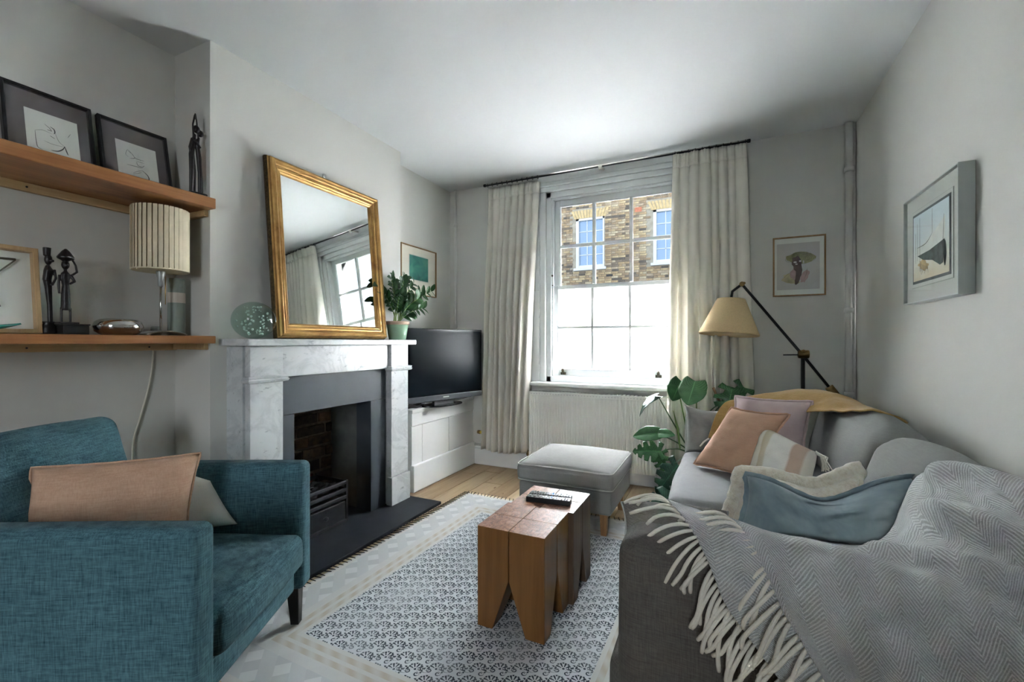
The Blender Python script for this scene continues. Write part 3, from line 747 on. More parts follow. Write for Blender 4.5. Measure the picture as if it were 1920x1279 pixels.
while z < .76:
    hh = rnd.uniform(.058, .074); y = FO0+.012-(.10 if row % 2 else 0)
    while y < FO1-.02:
        ln = rnd.uniform(.13, .225) if rnd.random() < .7 else .10
        a, b = max(y, FO0+.014), min(y+ln, FO1-.014)
        if b-a > .03:
            dx = rnd.uniform(.004, .022); j = lambda: rnd.uniform(-.005, .005)
            P = [(-2.498, a, z+j()), (-2.498+dx+j()*.3, a+j(), z+j()), (-2.498+dx, b+j(), z+j()), (-2.498, b, z+j())]
            Q = [(p[0], p[1]+j(), p[2]+hh) for p in P]
            MB().hexa(P+Q).build('brick', 'sooty_brick_%d' % rnd.choice([0, 0, 1, 1, 2, 3, 4]), fb, bevel=.006)
        y += ln+rnd.uniform(.012, .02)
    z += hh+rnd.uniform(.012, .020); row += 1
# grate
gr = thing('fire_grate', (-2.24, 1.91, .02), 'black cast iron fire basket with an ash drawer', 'grate')
g0, g1, gx0, gx1 = 1.72, 2.095, -2.40, -2.13
bx('drawer_front', 'iron', gr, gx1-.016, gx1, g0+.02, g1-.02, .045, .155, bevel=.004)
bx('ash_box', 'iron', gr, gx0, gx1-.016, g0+.02, g1-.02, .045, .145)
bx('base_frame', 'iron', gr, gx0, gx1+.006, g0, g1, .02, .042, bevel=.003)
MB().lathe([(.004, 0), (.006, .012), (.013, .018), (.013, .026), (.006, .032), (0, .033)], (gx1, 1.905, .105), 14, axis='x').build('drawer_knob', 'iron', gr)
for y in (g0, g1-.016):
    for x in (gx0, gx1-.016): bx('corner_post', 'iron', gr, x, x+.018, y, y+.016, .02, .285, bevel=.003)
for zz in (.168, .212, .258):
    bx('bar', 'iron', gr, gx1-.014, gx1+.002, g0, g1, zz, zz+.024, bevel=.005)
    for y in (g0, g1-.012): bx('bar', 'iron', gr, gx0, gx1, y, y+.012, zz, zz+.024, bevel=.004)
bx('bar', 'iron', gr, gx0, gx0+.014, g0, g1, .258, .282, bevel=.004)
bx('coal_tray', 'iron', gr, gx0+.014, gx1-.016, g0+.014, g1-.014, .205, .215)
rnd = random.Random(9)
for i in range(16):
    cx_, cy_ = gx0+.05+(i % 4)*.055+rnd.uniform(-.01, .01), g0+.06+(i//4)*.083+rnd.uniform(-.012, .012)
    rz_ = rnd.uniform(.026, .036)
    m = MB().sphere((cx_, cy_, .218+rz_*.75), rz_, 9, 6, (1, 1.15, .8))
    m.v = [tuple(Vector(p)+.010*noise.noise_vector(Vector(p)*45)) for p in m.v]; m.sm = [False]*len(m.f)
    tag(m.build('coal_lump', 'coal'), 'matt black lump of coal heaped in the fire basket', 'coal', 'coal lumps in the fire basket')

# ------------------------------------------------------------------ frames
def frame_matrix(c, right, up):
    r = Vector(right).normalized(); u = Vector(up).normalized(); f = r.cross(u)   # front = right x up? local -Y faces viewer
    n_ = u.cross(r)                                                             # local +Y (into the wall)
    M = Matrix((( r.x, n_.x, u.x, c[0]), (r.y, n_.y, u.y, c[1]), (r.z, n_.z, u.z, c[2]), (0, 0, 0, 1)))
    return M
def mitre(w, h, prof, mi=0):
    """moulding swept round a w x h rectangle; profile (inset, y) with -y toward the viewer; centred on x, from z=0"""
    m = MB(); k = len(prof); vs_ = []
    for (sx, sz) in ((-1, 0), (1, 0), (1, 1), (-1, 1)):
        for ins, y in prof:
            vs_.append((sx*(w/2-ins), y, (h-ins) if sz else ins))
    fs = []
    for c in range(4):
        d = (c+1) % 4
        for i in range(k-1): fs.append((c*k+i, d*k+i, d*k+i+1, c*k+i+1))
    m.add(vs_, fs, mi, False); return m
def ribbon(m, pts, w, y, closed=False):
    pts = [Vector((p[0], 0, p[1])) for p in pts]; n_ = len(pts); vs_ = []
    for i, p in enumerate(pts):
        t = pts[min(i+1, n_-1)]-pts[max(i-1, 0)]
        if t.length < 1e-9: t = Vector((1, 0, 0))
        t.normalize(); s = Vector((-t.z, 0, t.x)); ww = w*(.35+.65*math.sin(PI*(i+.5)/n_))/2
        vs_ += [(p.x+s.x*ww, y, p.z+s.z*ww), (p.x-s.x*ww, y, p.z-s.z*ww)]
    m.add(vs_, [(2*i, 2*i+1, 2*i+3, 2*i+2) for i in range(n_-1)], 0, False)
def curve(pts, n_=14): return [tuple(crom([(a, b, 0) for a, b in pts], i/n_)[:2]) for i in range(n_+1)]
def blob(m, pts, y):
    """flat filled shape"""
    c = (sum(p[0] for p in pts)/len(pts), sum(p[1] for p in pts)/len(pts)); k = len(pts)
    m.add([(c[0], y, c[1])]+[(a, y, b) for a, b in pts], [(0, 1+i, 1+(i+1) % k) for i in range(k)], 0, False)
def oval(cx_, cz, a, b, n_=20, rot=0, wob=0, seed=0):
    out = []
    for i in range(n_):
        q = 2*PI*i/n_; k = 1+wob*noise.noise(Vector((math.cos(q)*2+seed, math.sin(q)*2, seed)))
        x, z = a*k*math.cos(q), b*k*math.sin(q)
        out.append((cx_+x*math.cos(rot)-z*math.sin(rot), cz+x*math.sin(rot)+z*math.cos(rot)))
    return out
def picture(name, label, c, right, up, w, h, fw, depth, fmat, mounts, glass=True, cat='picture', lift=0):
    M = frame_matrix(c, right, up)
    root = thing(name, c, label, cat, M=M)
    ORG[root.name] = Vector((0, 0, 0))
    pr = [(0, 0), (0, -depth), (fw*.15, -depth-.001), (fw*.85, -depth-.001), (fw, -depth+.002), (fw, -.006)]
    mitre(w, h, pr).build('frame', fmat, root, local=True)
    MB().box(-w/2+.002, w/2-.002, -.005, 0, .002, h-.002).build('backing', 'frame_black', root, local=True)
    for i, (mn, mat, i0, i1, j0, j1) in enumerate(mounts):   # insets left, right, bottom, top
        MB().box(-w/2+i0, w/2-i1, -.0065-.0012*i-lift, -.0055-.0012*i-lift, j0, h-j1).build(mn, mat, root, local=True)
    if glass:
        MB().box(-w/2+fw, w/2-fw, -depth+.003, -depth+.004, fw, h-fw).build('glazing', 'picture_glass', root, local=True)
    return root
# gilt mirror leaning on the mantel
mw, mh = .835, .985
tilt = Vector((-.085, 0, .98)).normalized()
mr = thing('gilt_mirror', (0, 0, 0), 'large gilt framed mirror leaning on the marble mantelpiece', 'mirror', M=frame_matrix((-2.135, 1.998, 1.165), (0, 1, 0), tilt))
ORG[mr.name] = Vector((0, 0, 0))
pf = [(0.002, 0), (0.0, -.012), (.004, -.030), (.010, -.034), (.010, -.046), (.016, -.055), (.026, -.060), (.034, -.057), (.040, -.048), (.046, -.043), (.050, -.045), (.056, -.045), (.060, -.038), (.066, -.034), (.072, -.036), (.080, -.030), (.084, -.020)]
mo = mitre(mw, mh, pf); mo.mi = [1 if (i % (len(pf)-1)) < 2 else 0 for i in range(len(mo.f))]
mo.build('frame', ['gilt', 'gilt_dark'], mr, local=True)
MB().box(-mw/2+.08, mw/2-.08, -.022, -.018, .08, mh-.08).build('mirror_plate', 'mirror_glass', mr, local=True)
MB().box(-mw/2+.004, mw/2-.004, -.017, 0, .004, mh-.004).build('backboard', 'black_wood', mr, local=True)
tk = MB().box(XB, XB+.012, 1.99, 2.01, 2.165, 2.19).build('wall_hook', 'chrome', bevel=.003); tag(tk, 'tiny metal picture hook on the wall above the gilt mirror', 'hook')

# glass ball with bubbles
BC = Vector((-2.115, 1.462, 1.164+.093))
gb = thing('bubble_paperweight', (BC.x, BC.y, 1.164), 'pale green glass ball full of bubbles at the left end of the mantel', 'glass ball')
gm = MB().sphere(BC, .1, 40, 26, (1, 1, .93)); gm.build('ball', 'bubble_glass', gb)
rnd = random.Random(2)
for k in range(75):
    a = rnd.uniform(0, 2*PI); zc = rnd.uniform(-.85, .85); rr = rnd.uniform(.35, .8)
    rad = rr*math.sqrt(max(.05, 1-zc*zc))
    MB().sphere(BC+Vector((.1*rad*math.cos(a), .1*rad*math.sin(a), .085*zc)), rnd.choice([.003, .004, .005, .0065]), 10, 7).build('bubble', 'bubble_glint', gb)

# ZZ plant in a mint pot
PC = Vector((-2.12, 2.555, 1.164))
zz = thing('potted_zz_plant', PC, 'bushy dark green plant in a mint glazed pot at the right end of the mantel', 'plant')
MB().lathe([(.055, 0), (.060, .004), (.078, .112), (.074, .112), (.070, .10)], PC, 32).build('pot', 'mint_glaze', zz)
MB().lathe([(.076, .108), (.085, .110), (.087, .118), (.085, .130), (.078, .133), (.072, .128), (.070, .11)], PC, 32).build('pot_rim', 'terracotta_rim', zz)
MB().lathe([(0, .118), (.072, .117)], PC, 24).build('soil', 'soil', zz)
def leaf_mesh(name, L, W, mat, fold=.25, curl=.15):
    m = MB()
    def fn(u, v):
        s = u*2-1; w = W*math.sin(PI*min(1, v**.85))**.8*(1 if v < .999 else 0)
        return (s*w, v*L, abs(s)*w*fold-curl*L*v*v)
    m.grid(fn, 6, 10)
    me = m.build('leaf_source', mat, None, local=True)
    d = me.data; d.name = name; bpy.data.objects.remove(me); return d
def orient(p, d, n_, s=1):
    y = Vector(d).normalized(); z = Vector(n_); z = (z-y*z.dot(y)).normalized(); x = y.cross(z)
    return Matrix(((x.x*s, y.x*s, z.x*s, p[0]), (x.y*s, y.y*s, z.y*s, p[1]), (x.z*s, y.z*s, z.z*s, p[2]), (0, 0, 0, 1)))
zl = leaf_mesh('zz_leaf', .075, .019, 'zz_leaf')
rnd = random.Random(21)
tips = [(-.02, -.19, .27), (.03, -.10, .31), (.07, -.02, .30), (.02, .06, .33), (.04, .13, .29), (.05, .22, .24), (.08, .30, .26), (.07, .20, .12), (-.03, .02, .31), (.10, .10, .18), (.09, -.08, .2)]
for tx, ty, tz in tips:
    p0 = PC+Vector((rnd.uniform(-.03, .03), rnd.uniform(-.035, .035), .117)); p1 = PC+Vector((tx, ty, .117+tz))
    if p1.x < -2.21: p1.x = -2.2
    mid = (p0+p1)/2+Vector((-(p1.x-p0.x)*.2, -(p1.y-p0.y)*.25, .03))
    cv = arc(lambda t: tuple(p0*(1-t)**2+mid*2*t*(1-t)+p1*t*t), 10)
    MB().tube(cv, [.0055-.0004*i for i in range(11)], 7).build('stem', 'stem_green', zz)
    for i in range(3, 11):
        for sd in (-1, 1):
            p = Vector(cv[i]); t = (Vector(cv[min(i+1, 10)])-Vector(cv[i-1])).normalized()
            side = t.cross(Vector((1, .2, .1))).normalized()*sd
            d = (side*.9+t*.75+Vector((rnd.uniform(-.1, .35), rnd.uniform(-.2, .2), rnd.uniform(-.2, .15)))).normalized()
            inst('leaf', zl, zz, orient(p-PC, d, Vector((.9, -.2, .6))+Vector((rnd.uniform(-.4, .4), rnd.uniform(-.4, .4), 0)), rnd.uniform(.75, 1.15)))

# ------------------------------------------------------------------ television
tvl = Vector((-2.18, 2.675, .66)); tvr = Vector((-1.945, 3.46, .66))
tdir = (tvr-tvl); tw = tdir.length; ang = math.atan2(tdir.y, tdir.x)
tv = thing('television', (tvl+tvr)/2*1, 'black flat screen television standing on the alcove cupboard', 'television', rz=ang)
tv.location.z = .63; ORG[tv.name] = Vector((0, 0, 0))
hw = tw/2
MB().box(-hw, hw, -.02, .03, .045, .625).build('bezel', 'black_gloss', tv, local=True, bevel=.005)
MB().box(-hw+.022, hw-.022, -.0215, -.0195, .105, .605).build('screen', 'tv_screen', tv, local=True)
MB().box(-hw+.002, hw-.002, -.023, -.015, .046, .092).build('lower_trim', 'grey_plastic', tv, local=True, bevel=.004)
MB().box(-.03, .03, -.0245, -.0225, .068, .076).build('logo', 'frame_silver', tv, local=True)
MB().box(-.3, .3, .03, .06, .12, .5).build('back_housing', 'black_plastic', tv, local=True, bevel=.01)
MB().box(-.10, .10, .0, .03, .008, .06).build('neck', 'black_plastic', tv, local=True)
def ell(cx_, cy_, a, b, h0, h1, n_=36):
    m = MB(); v0 = [(cx_+a*math.cos(2*PI*i/n_), cy_+b*math.sin(2*PI*i/n_), h0) for i in range(n_)]
    v1 = [(p[0]*.99+cx_*.01, p[1]*.99+cy_*.01, h1) for p in v0]
    return m.add(v0+v1, [tuple(range(n_))[::-1], tuple(range(n_, 2*n_))]+[(i, (i+1) % n_, n_+(i+1) % n_, n_+i) for i in range(n_)], 0, False)
ell(0, .02, .20, .095, .0, .012).build('stand_base', 'black_gloss', tv, local=True, bevel=.003)
mc = thing('cable_coil', (-2.20, 2.86, .63), 'coil of black cable lying under the left end of the television', 'cable')
m = MB()
for k in range(3):
    m.tube([(-2.20+(.035+.004*k)*math.cos(q*PI/12), 2.86+(.085+.008*k)*math.sin(q*PI/12), .637+.005*k+.003*math.sin(q)) for q in range(24)], .005, 7, closed=True)
m.build('coil', 'black_plastic', mc)
MB().box(-2.19, -2.15, 2.93, 2.975, .652, .662).build('white_plug', 'button_white', mc, bevel=.003)

# ------------------------------------------------------------------ alcove shelves
def shelf(label, z0, z1):
    s = thing('wall_shelf', (-2.36, .4, z0), label, 'shelf')
    MB().box(XA, -2.19, -.9, CB0-.002, z0, z1).build('board', 'cherry_shelf', s, bevel=.004)
    MB().box(XA, XA+.022, -.9, CB0-.003, z0-.034, z0).build('batten', 'pine_batten', s, bevel=.002)
    MB().box(XA+.022, -2.25, CB0-.022, CB0-.002, z0-.030, z0).build('batten', 'pine_batten', s, bevel=.002)
    for y in (.25, .78, 1.2): MB().sphere((XA+.023, y, z0-.017), .004, 8, 6).build('screw', 'dark_metal', s)
    return s
shelf('upper thick reddish wooden shelf holding the two line drawings', 1.785, 1.835)
shelf('lower thick reddish wooden shelf holding the pleated lamp', 1.142, 1.178)
# two line drawings leaning on the upper shelf
lean = Vector((-.07, 0, .33)).normalized()
def sketch(root, strokes, w=.0026, sx=1, dx=0):
    a = MB(); b = MB()
    for st_, pts in strokes: ribbon(a if st_ > .6 else b, curve([(q[0]*sx+dx, q[1]) for q in pts]), w*(1.5 if st_ > .9 else .8), -.0105)
    if a.v: a.build('drawing', 'ink', root, local=True)
    if b.v: b.build('faint_drawing', 'ink_soft', root, local=True)
ZS = 1.8365
p1 = picture('framed_drawing', 'black framed ink sketch on a taupe mount, left on the upper shelf', (-2.455, .840, ZS), (0, 1, 0), lean, .275, .335, .012, .022, 'frame_black',
             [('mount', 'mount_taupe', .01, .01, .01, .01), ('paper', 'paper_white', .066, .048, .045, .085)], glass=True)
sketch(p1, [(.7, [(-.03, .20), (-.005, .185), (.0, .175)]), (1, [(-.005, .195), (.012, .188), (.015, .175), (.010, .168)]), (.7, [(-.02, .178), (.0, .177)]),
            (1, [(.055, .125), (.045, .11), (.02, .095), (-.01, .092)]), (1, [(.055, .125), (.062, .105), (.068, .09)]), (.5, [(.055, .125), (.03, .14), (.015, .175)]),
            (.5, [(.05, .122), (.0, .12), (-.04, .125)]), (.7, [(-.075, .16), (-.075, .12), (-.07, .09), (-.05, .085)]), (.5, [(-.075, .16), (-.04, .17), (0, .165)]), (.7, [(-.01, .155), (.012, .147)]), (.5, [(.02, .075), (.09, .08)]), (.5, [(.075, .17), (.09, .19)])], sx=.66, dx=.004)
p2 = picture('framed_drawing', 'black framed ink sketch on a taupe mount, right on the upper shelf', (-2.455, 1.135, ZS), (0, 1, 0), lean, .272, .330, .012, .022, 'frame_black',
             [('mount', 'mount_taupe', .01, .01, .01, .01), ('paper', 'paper_white', .062, .050, .045, .085)], glass=True)
sketch(p2, [(.7, [(-.03, .20), (-.015, .19), (-.008, .178)]), (.9, [(-.008, .18), (.0, .172), (.03, .172)]), (.7, [(-.025, .165), (-.01, .17), (-.004, .177)]), (.5, [(-.03, .17), (-.04, .18), (-.03, .205), (-.012, .185)]),
            (.7, [(0, .155), (.004, .14), (.02, .138), (.03, .148)]), (.7, [(-.04, .13), (.02, .133)]), (1, [(.02, .12), (.04, .10), (.042, .08), (.033, .066)]), (.5, [(.02, .12), (-.0, .11), (-.02, .095)]), (.5, [(.0, .16), (.03, .16)]), (.5, [(-.02, .09), (.0, .10), (.015, .11)])])
# necklace in a box frame
p3 = picture('framed_necklace', 'silver necklace in an oak box frame at the left of the lower shelf', (-2.43, .632, 1.1795), (0, 1, 0), (-.12, 0, 1), .315, .335, .016, .035, 'oak_frame',
             [('paper', 'paper_white', .012, .012, .012, .012)], glass=True)
nk = MB()
nk.tube([(-.14, -.012, .288), (0, -.014, .284), (.10, -.013, .287)], .0045, 7)
ch = [(.10, -.013, .285), (.08, -.014, .262), (.035, -.014, .21), (.0, -.014, .172), (-.02, -.014, .15)]
nk.tube(ch, .0028, 6); nk.build('chain', 'bronze', p3, local=True)
nk = MB()
for k, (dx, dz) in enumerate([(0, 0)]):
    nk.lathe([(0, -.016), (.030, -.015), (.042, -.012), (.042, -.009)], (.0, 0, .150), 24, axis='y')
for k in range(10):
    q = 2*PI*k/10; nk.sphere((.034*math.cos(q), -.016, .150+.034*math.sin(q)), .006, 8, 6)
nk.build('pendant', 'bronze', p3, local=True)
for (dx, dz) in ((-.012, .098), (.018, .090), (.045, .112)):
    MB().tube([(dx, -.014, dz+.022), (dx, -.014, dz+.012)], .003, 6).tube([(dx, -.014, dz+.012), (dx+.002, -.014, dz-.012)], [.004, .009], 8).build('tassel', 'bronze', p3, local=True)
# glass leaf dish in front of it
gd = MB().grid(lambda u, v: (-2.33+(v-.5)*.06*math.sin(PI*min(.98, u+.01)),   .54+.17*u, 1.186+.035*u*u+.05*(v-.5)**2*math.sin(PI*u)), 20, 8)
gd.build('dish', 'glass_green', None, solid=.006); tag(bpy.data.objects['dish'], 'dark green glass leaf dish in front of the framed necklace', 'dish')
bpy.data.objects['dish'].name = 'leaf_dish'
bpy.data.objects['leaf_dish'].location.z = 1.1815

# ------------------------------------------------------------------ carved figures
def limb(m, pts, rad, n_=9): m.tube(pts, [r*.74 for r in rad], n_)
def fig(name, label, base, loc):
    return thing(name, loc, label, 'sculpture')
# embracing couple, upper shelf
L0 = Vector((-2.262, 1.272, 1.835))
s1 = fig('carved_couple', 'tall slim black carving of an embracing couple on the upper shelf', None, L0)
MB().box(L0.x-.028, L0.x+.028, L0.y-.035, L0.y+.04, L0.z, L0.z+.022).build('base', 'ebony', s1, bevel=.004)
m = MB()
def A(x, y, z): return (L0.x+x, L0.y+y, L0.z+z)
limb(m, [A(0, -.020, .015), A(.004, -.021, .12), A(0, -.018, .2), A(0, -.010, .265), A(0, -.004, .30)], [.010, .012, .016, .014, .008])
limb(m, [A(0, -.006, .015), A(.004, -.008, .13), A(0, -.014, .2)], [.008, .010, .012])
limb(m, [A(0, -.020, .19), A(.004, -.028, .23), A(.006, -.020, .275)], [.006, .008, .006])
m.sphere(A(.002, .002, .325), .015, 12, 9, (.9, 1, 1.25))
limb(m, [A(0, .018, .015), A(.004, .017, .12), A(0, .014, .2), A(0, .006, .262), A(0, .014, .29)], [.010, .013, .015, .013, .007])
limb(m, [A(0, .028, .015), A(0, .025, .1), A(0, .017, .2)], [.007, .010, .010])
m.sphere(A(0, .020, .312), .014, 12, 9, (.9, 1, 1.2))
limb(m, [A(.006, -.012, .28), A(.008, -.017, .34), A(.003, -.006, .385), A(0, -.001, .40)], [.007, .0055, .006, .004])
limb(m, [A(0, .012, .285), A(.004, .002, .36), A(.002, -.002, .395)], [.006, .005, .005])
limb(m, [A(.01, -.012, .27), A(.014, .006, .25), A(.01, .018, .24)], [.006, .006, .005])
m.build('figures', 'ebony', s1, remesh=.0019)
# tall thin figure beside the frame
L0 = Vector((-2.415, .812, 1.178))
s2 = fig('carved_tall_figure', 'thin black carved standing figure beside the framed necklace', None, L0)
MB().lathe([(.024, 0), (.026, .01), (.022, .035), (.016, .045), (.020, .052)], L0, 16).build('base', 'ebony', s2)
m = MB()
limb(m, [A(0, .006, .045), A(0, .004, .12), A(0, 0, .19), A(0, -.004, .225)], [.011, .011, .015, .018])
limb(m, [A(0, -.004, .215), A(.002, .0, .255), A(0, -.002, .275)], [.018, .020, .009])
m.sphere(A(0, 0, .298), .0135, 12, 10, (.9, .9, 1.6)); m.sphere(A(.012, .008, .293), .006, 8, 6)
limb(m, [A(0, -.004, .312), A(0, -.004, .345)], [.015, .017])
limb(m, [A(.006, .016, .26), A(.012, .018, .225), A(.014, .006, .195)], [.006, .006, .005])
m.build('figure', 'ebony', s2, remesh=.0019)
# black box below the water carrier
L0 = Vector((-2.385, .878, 1.178))
tag(MB().box(-2.46, -2.345, .832, .912, 1.178, 1.216).box(-2.463, -2.342, .829, .915, 1.2165, 1.2215).build('black_box', 'black_wood', bevel=.002), 'flat black lacquer box under the carved water carrier', 'box')
L0 = Vector((-2.385, .853, 1.222))
s3 = fig('carved_water_carrier', 'black carving of a woman carrying a load on her head, on the flat black box', None, L0)
MB().box(L0.x-.022, L0.x+.022, L0.y-.025, L0.y+.035, L0.z, L0.z+.007).build('base', 'ebony', s3, bevel=.002)
m = MB()
for yy in (-.013, .014): limb(m, [A(0, yy, .004), A(0, yy, .065)], [.005, .006])
limb(m, [A(0, 0, .055), A(0, 0, .062), A(0, .0, .12), A(0, 0, .155), A(0, -.002, .185), A(0, -.001, .202), A(0, 0, .212)], [.018, .021, .019, .015, .020, .018, .008])
limb(m, [A(0, 0, .205), A(0, -.002, .225)], [.007, .007])
m.sphere(A(0, -.001, .237), .014, 12, 10, (.95, .9, 1.35)); m.sphere(A(.013, 0, .233), .004, 8, 6)
m.lathe([(.006, .250), (.026, .262), (.027, .268), (.012, .292), (.003, .302)], L0, 14)
limb(m, [A(0, .016, .195), A(.004, .033, .212), A(.0, .030, .24), A(0, .018, .266)], [.006, .006, .005, .005])
limb(m, [A(.004, .014, .198), A(.014, .022, .172), A(.016, .006, .16)], [.007, .008, .006])
limb(m, [A(0, -.019, .195), A(.002, -.022, .155), A(.002, -.020, .12)], [.006, .006, .005])
m.build('figure', 'ebony', s3, remesh=.0019)
# chrome bowl
tag(MB().lathe([(.03, 0), (.058, .002), (.079, .016), (.086, .036), (.080, .056), (.064, .068), (.050, .070), (.046, .066), (.060, .058), (.072, .04), (.068, .02), (.03, .008)], (-2.35, 1.012, 1.1785), 48).build('chrome_bowl', 'chrome'), 'squat polished chrome bowl on the lower shelf', 'bowl')
# striped tin
tn = thing('striped_tin', (-2.40, 1.262, 1.178), 'sage green cylinder with a pale pink band behind the pleated lamp', 'canister')
MB().lathe([(.034, 0), (.0355, .002), (.0355, .275), (.034, .278), (.031, .278), (.031, .27)], (-2.40, 1.262, 1.178), 32).build('tube', 'tin_sage', tn)
MB().lathe([(.0357, .160), (.0360, .161), (.0360, .208), (.0357, .209)], (-2.40, 1.262, 1.178), 32).build('band', 'tin_band', tn)
MB().lathe([(.020, 0), (.021, .04), (.018, .046)], (-2.46, 1.205, 1.178), 20).build('small_pot', 'frame_silver'); tag(bpy.data.objects['small_pot'], 'tiny silver pot behind the foot of the pleated lamp', 'pot')
# pleated table lamp
LC = Vector((-2.345, 1.168, 1.178))
tl = thing('table_lamp', LC, 'table lamp with a cream pleated drum shade and chrome stem', 'lamp')
MB().box(-.07, .07, -.075, .075, 0, .002).v
def foot(u, v):
    x, y = (v-.5)*.12, (u-.5)*.16
    return (LC.x+x, LC.y+y, LC.z+.004+.016*math.cos((u-.5)*PI)**.8)
MB().grid(foot, 16, 4).build('foot', 'brushed_steel', tl, solid=.006)
MB().tube([(LC.x, LC.y, LC.z+.016), (LC.x, LC.y, LC.z+.27)], .0048, 12).build('stem', 'chrome', tl)
MB().lathe([(.006, .225), (.011, .23), (.013, .265), (.018, .29), (.018, .33), (.006, .335)], LC, 18).build('lamp_holder', 'frame_silver', tl)
MB().tube([(LC.x+.014, LC.y+.012, LC.z+.275), (LC.x+.014, LC.y+.012, LC.z+.145)], .0018, 6).build('pull_cord', 'brass', tl)
z0, z1, R0 = LC.z+.300, LC.z+.580, .104
MB().lathe([(R0-.004, z0), (R0-.004, z1)], (LC.x, LC.y, 0), 60).build('shade_lining', 'shade_lining', tl)
ns = 34
strip = MB()
for k in range(ns):
    a0, a1 = 2*PI*(k+.09)/ns, 2*PI*(k+.91)/ns; m = MB(); vs_ = []
    for j in range(4):
        a = a0+(a1-a0)*j/3; ro = R0+.002+.0025*(j/3)
        for zz_ in (z0-.002, z1+.002): vs_.append((LC.x+ro*math.cos(a), LC.y+ro*math.sin(a), zz_))
    m.add(vs_, [(2*j, 2*j+2, 2*j+3, 2*j+1) for j in range(3)], 0, False); m.build('pleat', 'shade_paper', tl, solid=.0015)
MB().lathe([(R0-.004, z0-.003), (R0+.004, z0-.003), (R0+.004, z0+.003), (R0-.004, z0+.003)], (LC.x, LC.y, 0), 60).build('shade_ring', 'shade_paper', tl)
sp = MB()
for k in range(3):
    a = 2*PI*k/3+.3; sp.tube([(LC.x, LC.y, LC.z+.33), (LC.x+R0*math.cos(a), LC.y+R0*math.sin(a), LC.z+.318)], .002, 6)
sp.build('shade_spider', 'brushed_steel', tl)
tag(MB().tube(arc(lambda t: tuple(crom([(-2.521, 1.226, 1.142), (-2.521, 1.215, 1.0), (-2.521, 1.195, .89), (-2.522, 1.165, .77), (-2.522, 1.14, .66), (-2.522, 1.14, .4), (-2.522, 1.14, .02)], t)), 30), .0042, 8).build('lamp_flex', 'ivory_cord'), 'ivory lamp flex hanging down the alcove wall below the lower shelf', 'cord')

# ------------------------------------------------------------------ pictures on the walls
p4 = picture('framed_abstract', 'teal abstract print in a thin frame above the television', (XF+.003, 3.165, 1.555), (0, 1, 0), (0, 0, 1), .50, .415, .008, .018, 'walnut_frame',
             [('mount', 'mount_cream', .006, .006, .006, .006), ('print_border', 'frame_silver', .115, .115, .125, .075), ('print', 'teal_abstract', .12, .12, .13, .08)])
p5 = picture('framed_portrait', 'watercolour of a person in a straw hat, oak framed beside the right pipe', (.483, YW-.003, 1.47), (1, 0, 0), (0, 0, 1), .312, .415, .009, .020, 'walnut_frame',
             [('mount', 'paper_white', .006, .006, .006, .006), ('print_ground', 'print_grey', .024, .034, .045, .045)])
plain('straw', (.30, .29, .13), .9, nscale=60, namp=.3); plain('straw_dark', (.16, .16, .08), .9); plain('skin_wash', (.11, .065, .055), .9, nscale=30, namp=.4)
plain('rose_wash', (.42, .27, .25), .9, nscale=20, namp=.2); plain('sand_wash', (.48, .42, .24), .9, nscale=20, namp=.2); plain('pale_mark', (.60, .55, .50), .9)
def paint(root, name, mat, shapes, y):
    m = MB()
    for s in shapes: blob(m, s, y)
    m.build(name, mat, root, local=True)
paint(p5, 'jacket_wash', 'sand_wash', [oval(-.055, .125, .045, .035, wob=.5, seed=1), oval(-.04, .105, .05, .014, rot=-.25, wob=.3, seed=2)], -.0084)
paint(p5, 'shirt_wash', 'rose_wash', [oval(-.022, .150, .032, .04, wob=.4, seed=3), oval(.035, .135, .022, .045, rot=-.4, wob=.4, seed=4)], -.0087)
paint(p5, 'hat', 'straw', [oval(.012, .262, .088, .040, rot=-.06, wob=.2, seed=5), oval(.01, .29, .05, .018, wob=.2, seed=6)], -.0090)
paint(p5, 'face', 'skin_wash', [oval(-.012, .235, .030, .042, wob=.25, seed=7), oval(.0, .165, .018, .055, rot=-.12, wob=.2, seed=8), oval(-.008, .115, .014, .038, rot=-.25, wob=.2, seed=9), oval(-.012, .20, .020, .03, wob=.2, seed=3)], -.0094)
paint(p5, 'highlights', 'pale_mark', [oval(-.022, .236, .010, .006), oval(.008, .242, .007, .006), oval(-.014, .222, .008, .004), oval(.028, .235, .003, .012, rot=.1)], -.0098)
hb = MB()
for k in range(6): ribbon(hb, [(.012+(.03+.011*k)*math.cos(q), .258+(.012+.0052*k)*math.sin(q)) for q in [i*.2-.6 for i in range(12)]], .0018, -.0097)
for k in range(5): ribbon(hb, [(.0+(.04+.010*k)*math.cos(q), .256+(.012+.0045*k)*math.sin(q)) for q in [i*.2+2.4 for i in range(9)]], .0018, -.0097)
ribbon(hb, [(-.09, .13), (-.07, .15), (-.045, .17)], .002, -.0097); ribbon(hb, [(.05, .19), (.045, .15), (.03, .115)], .002, -.0097)
hb.build('brush_lines', 'straw_dark', p5, local=True)
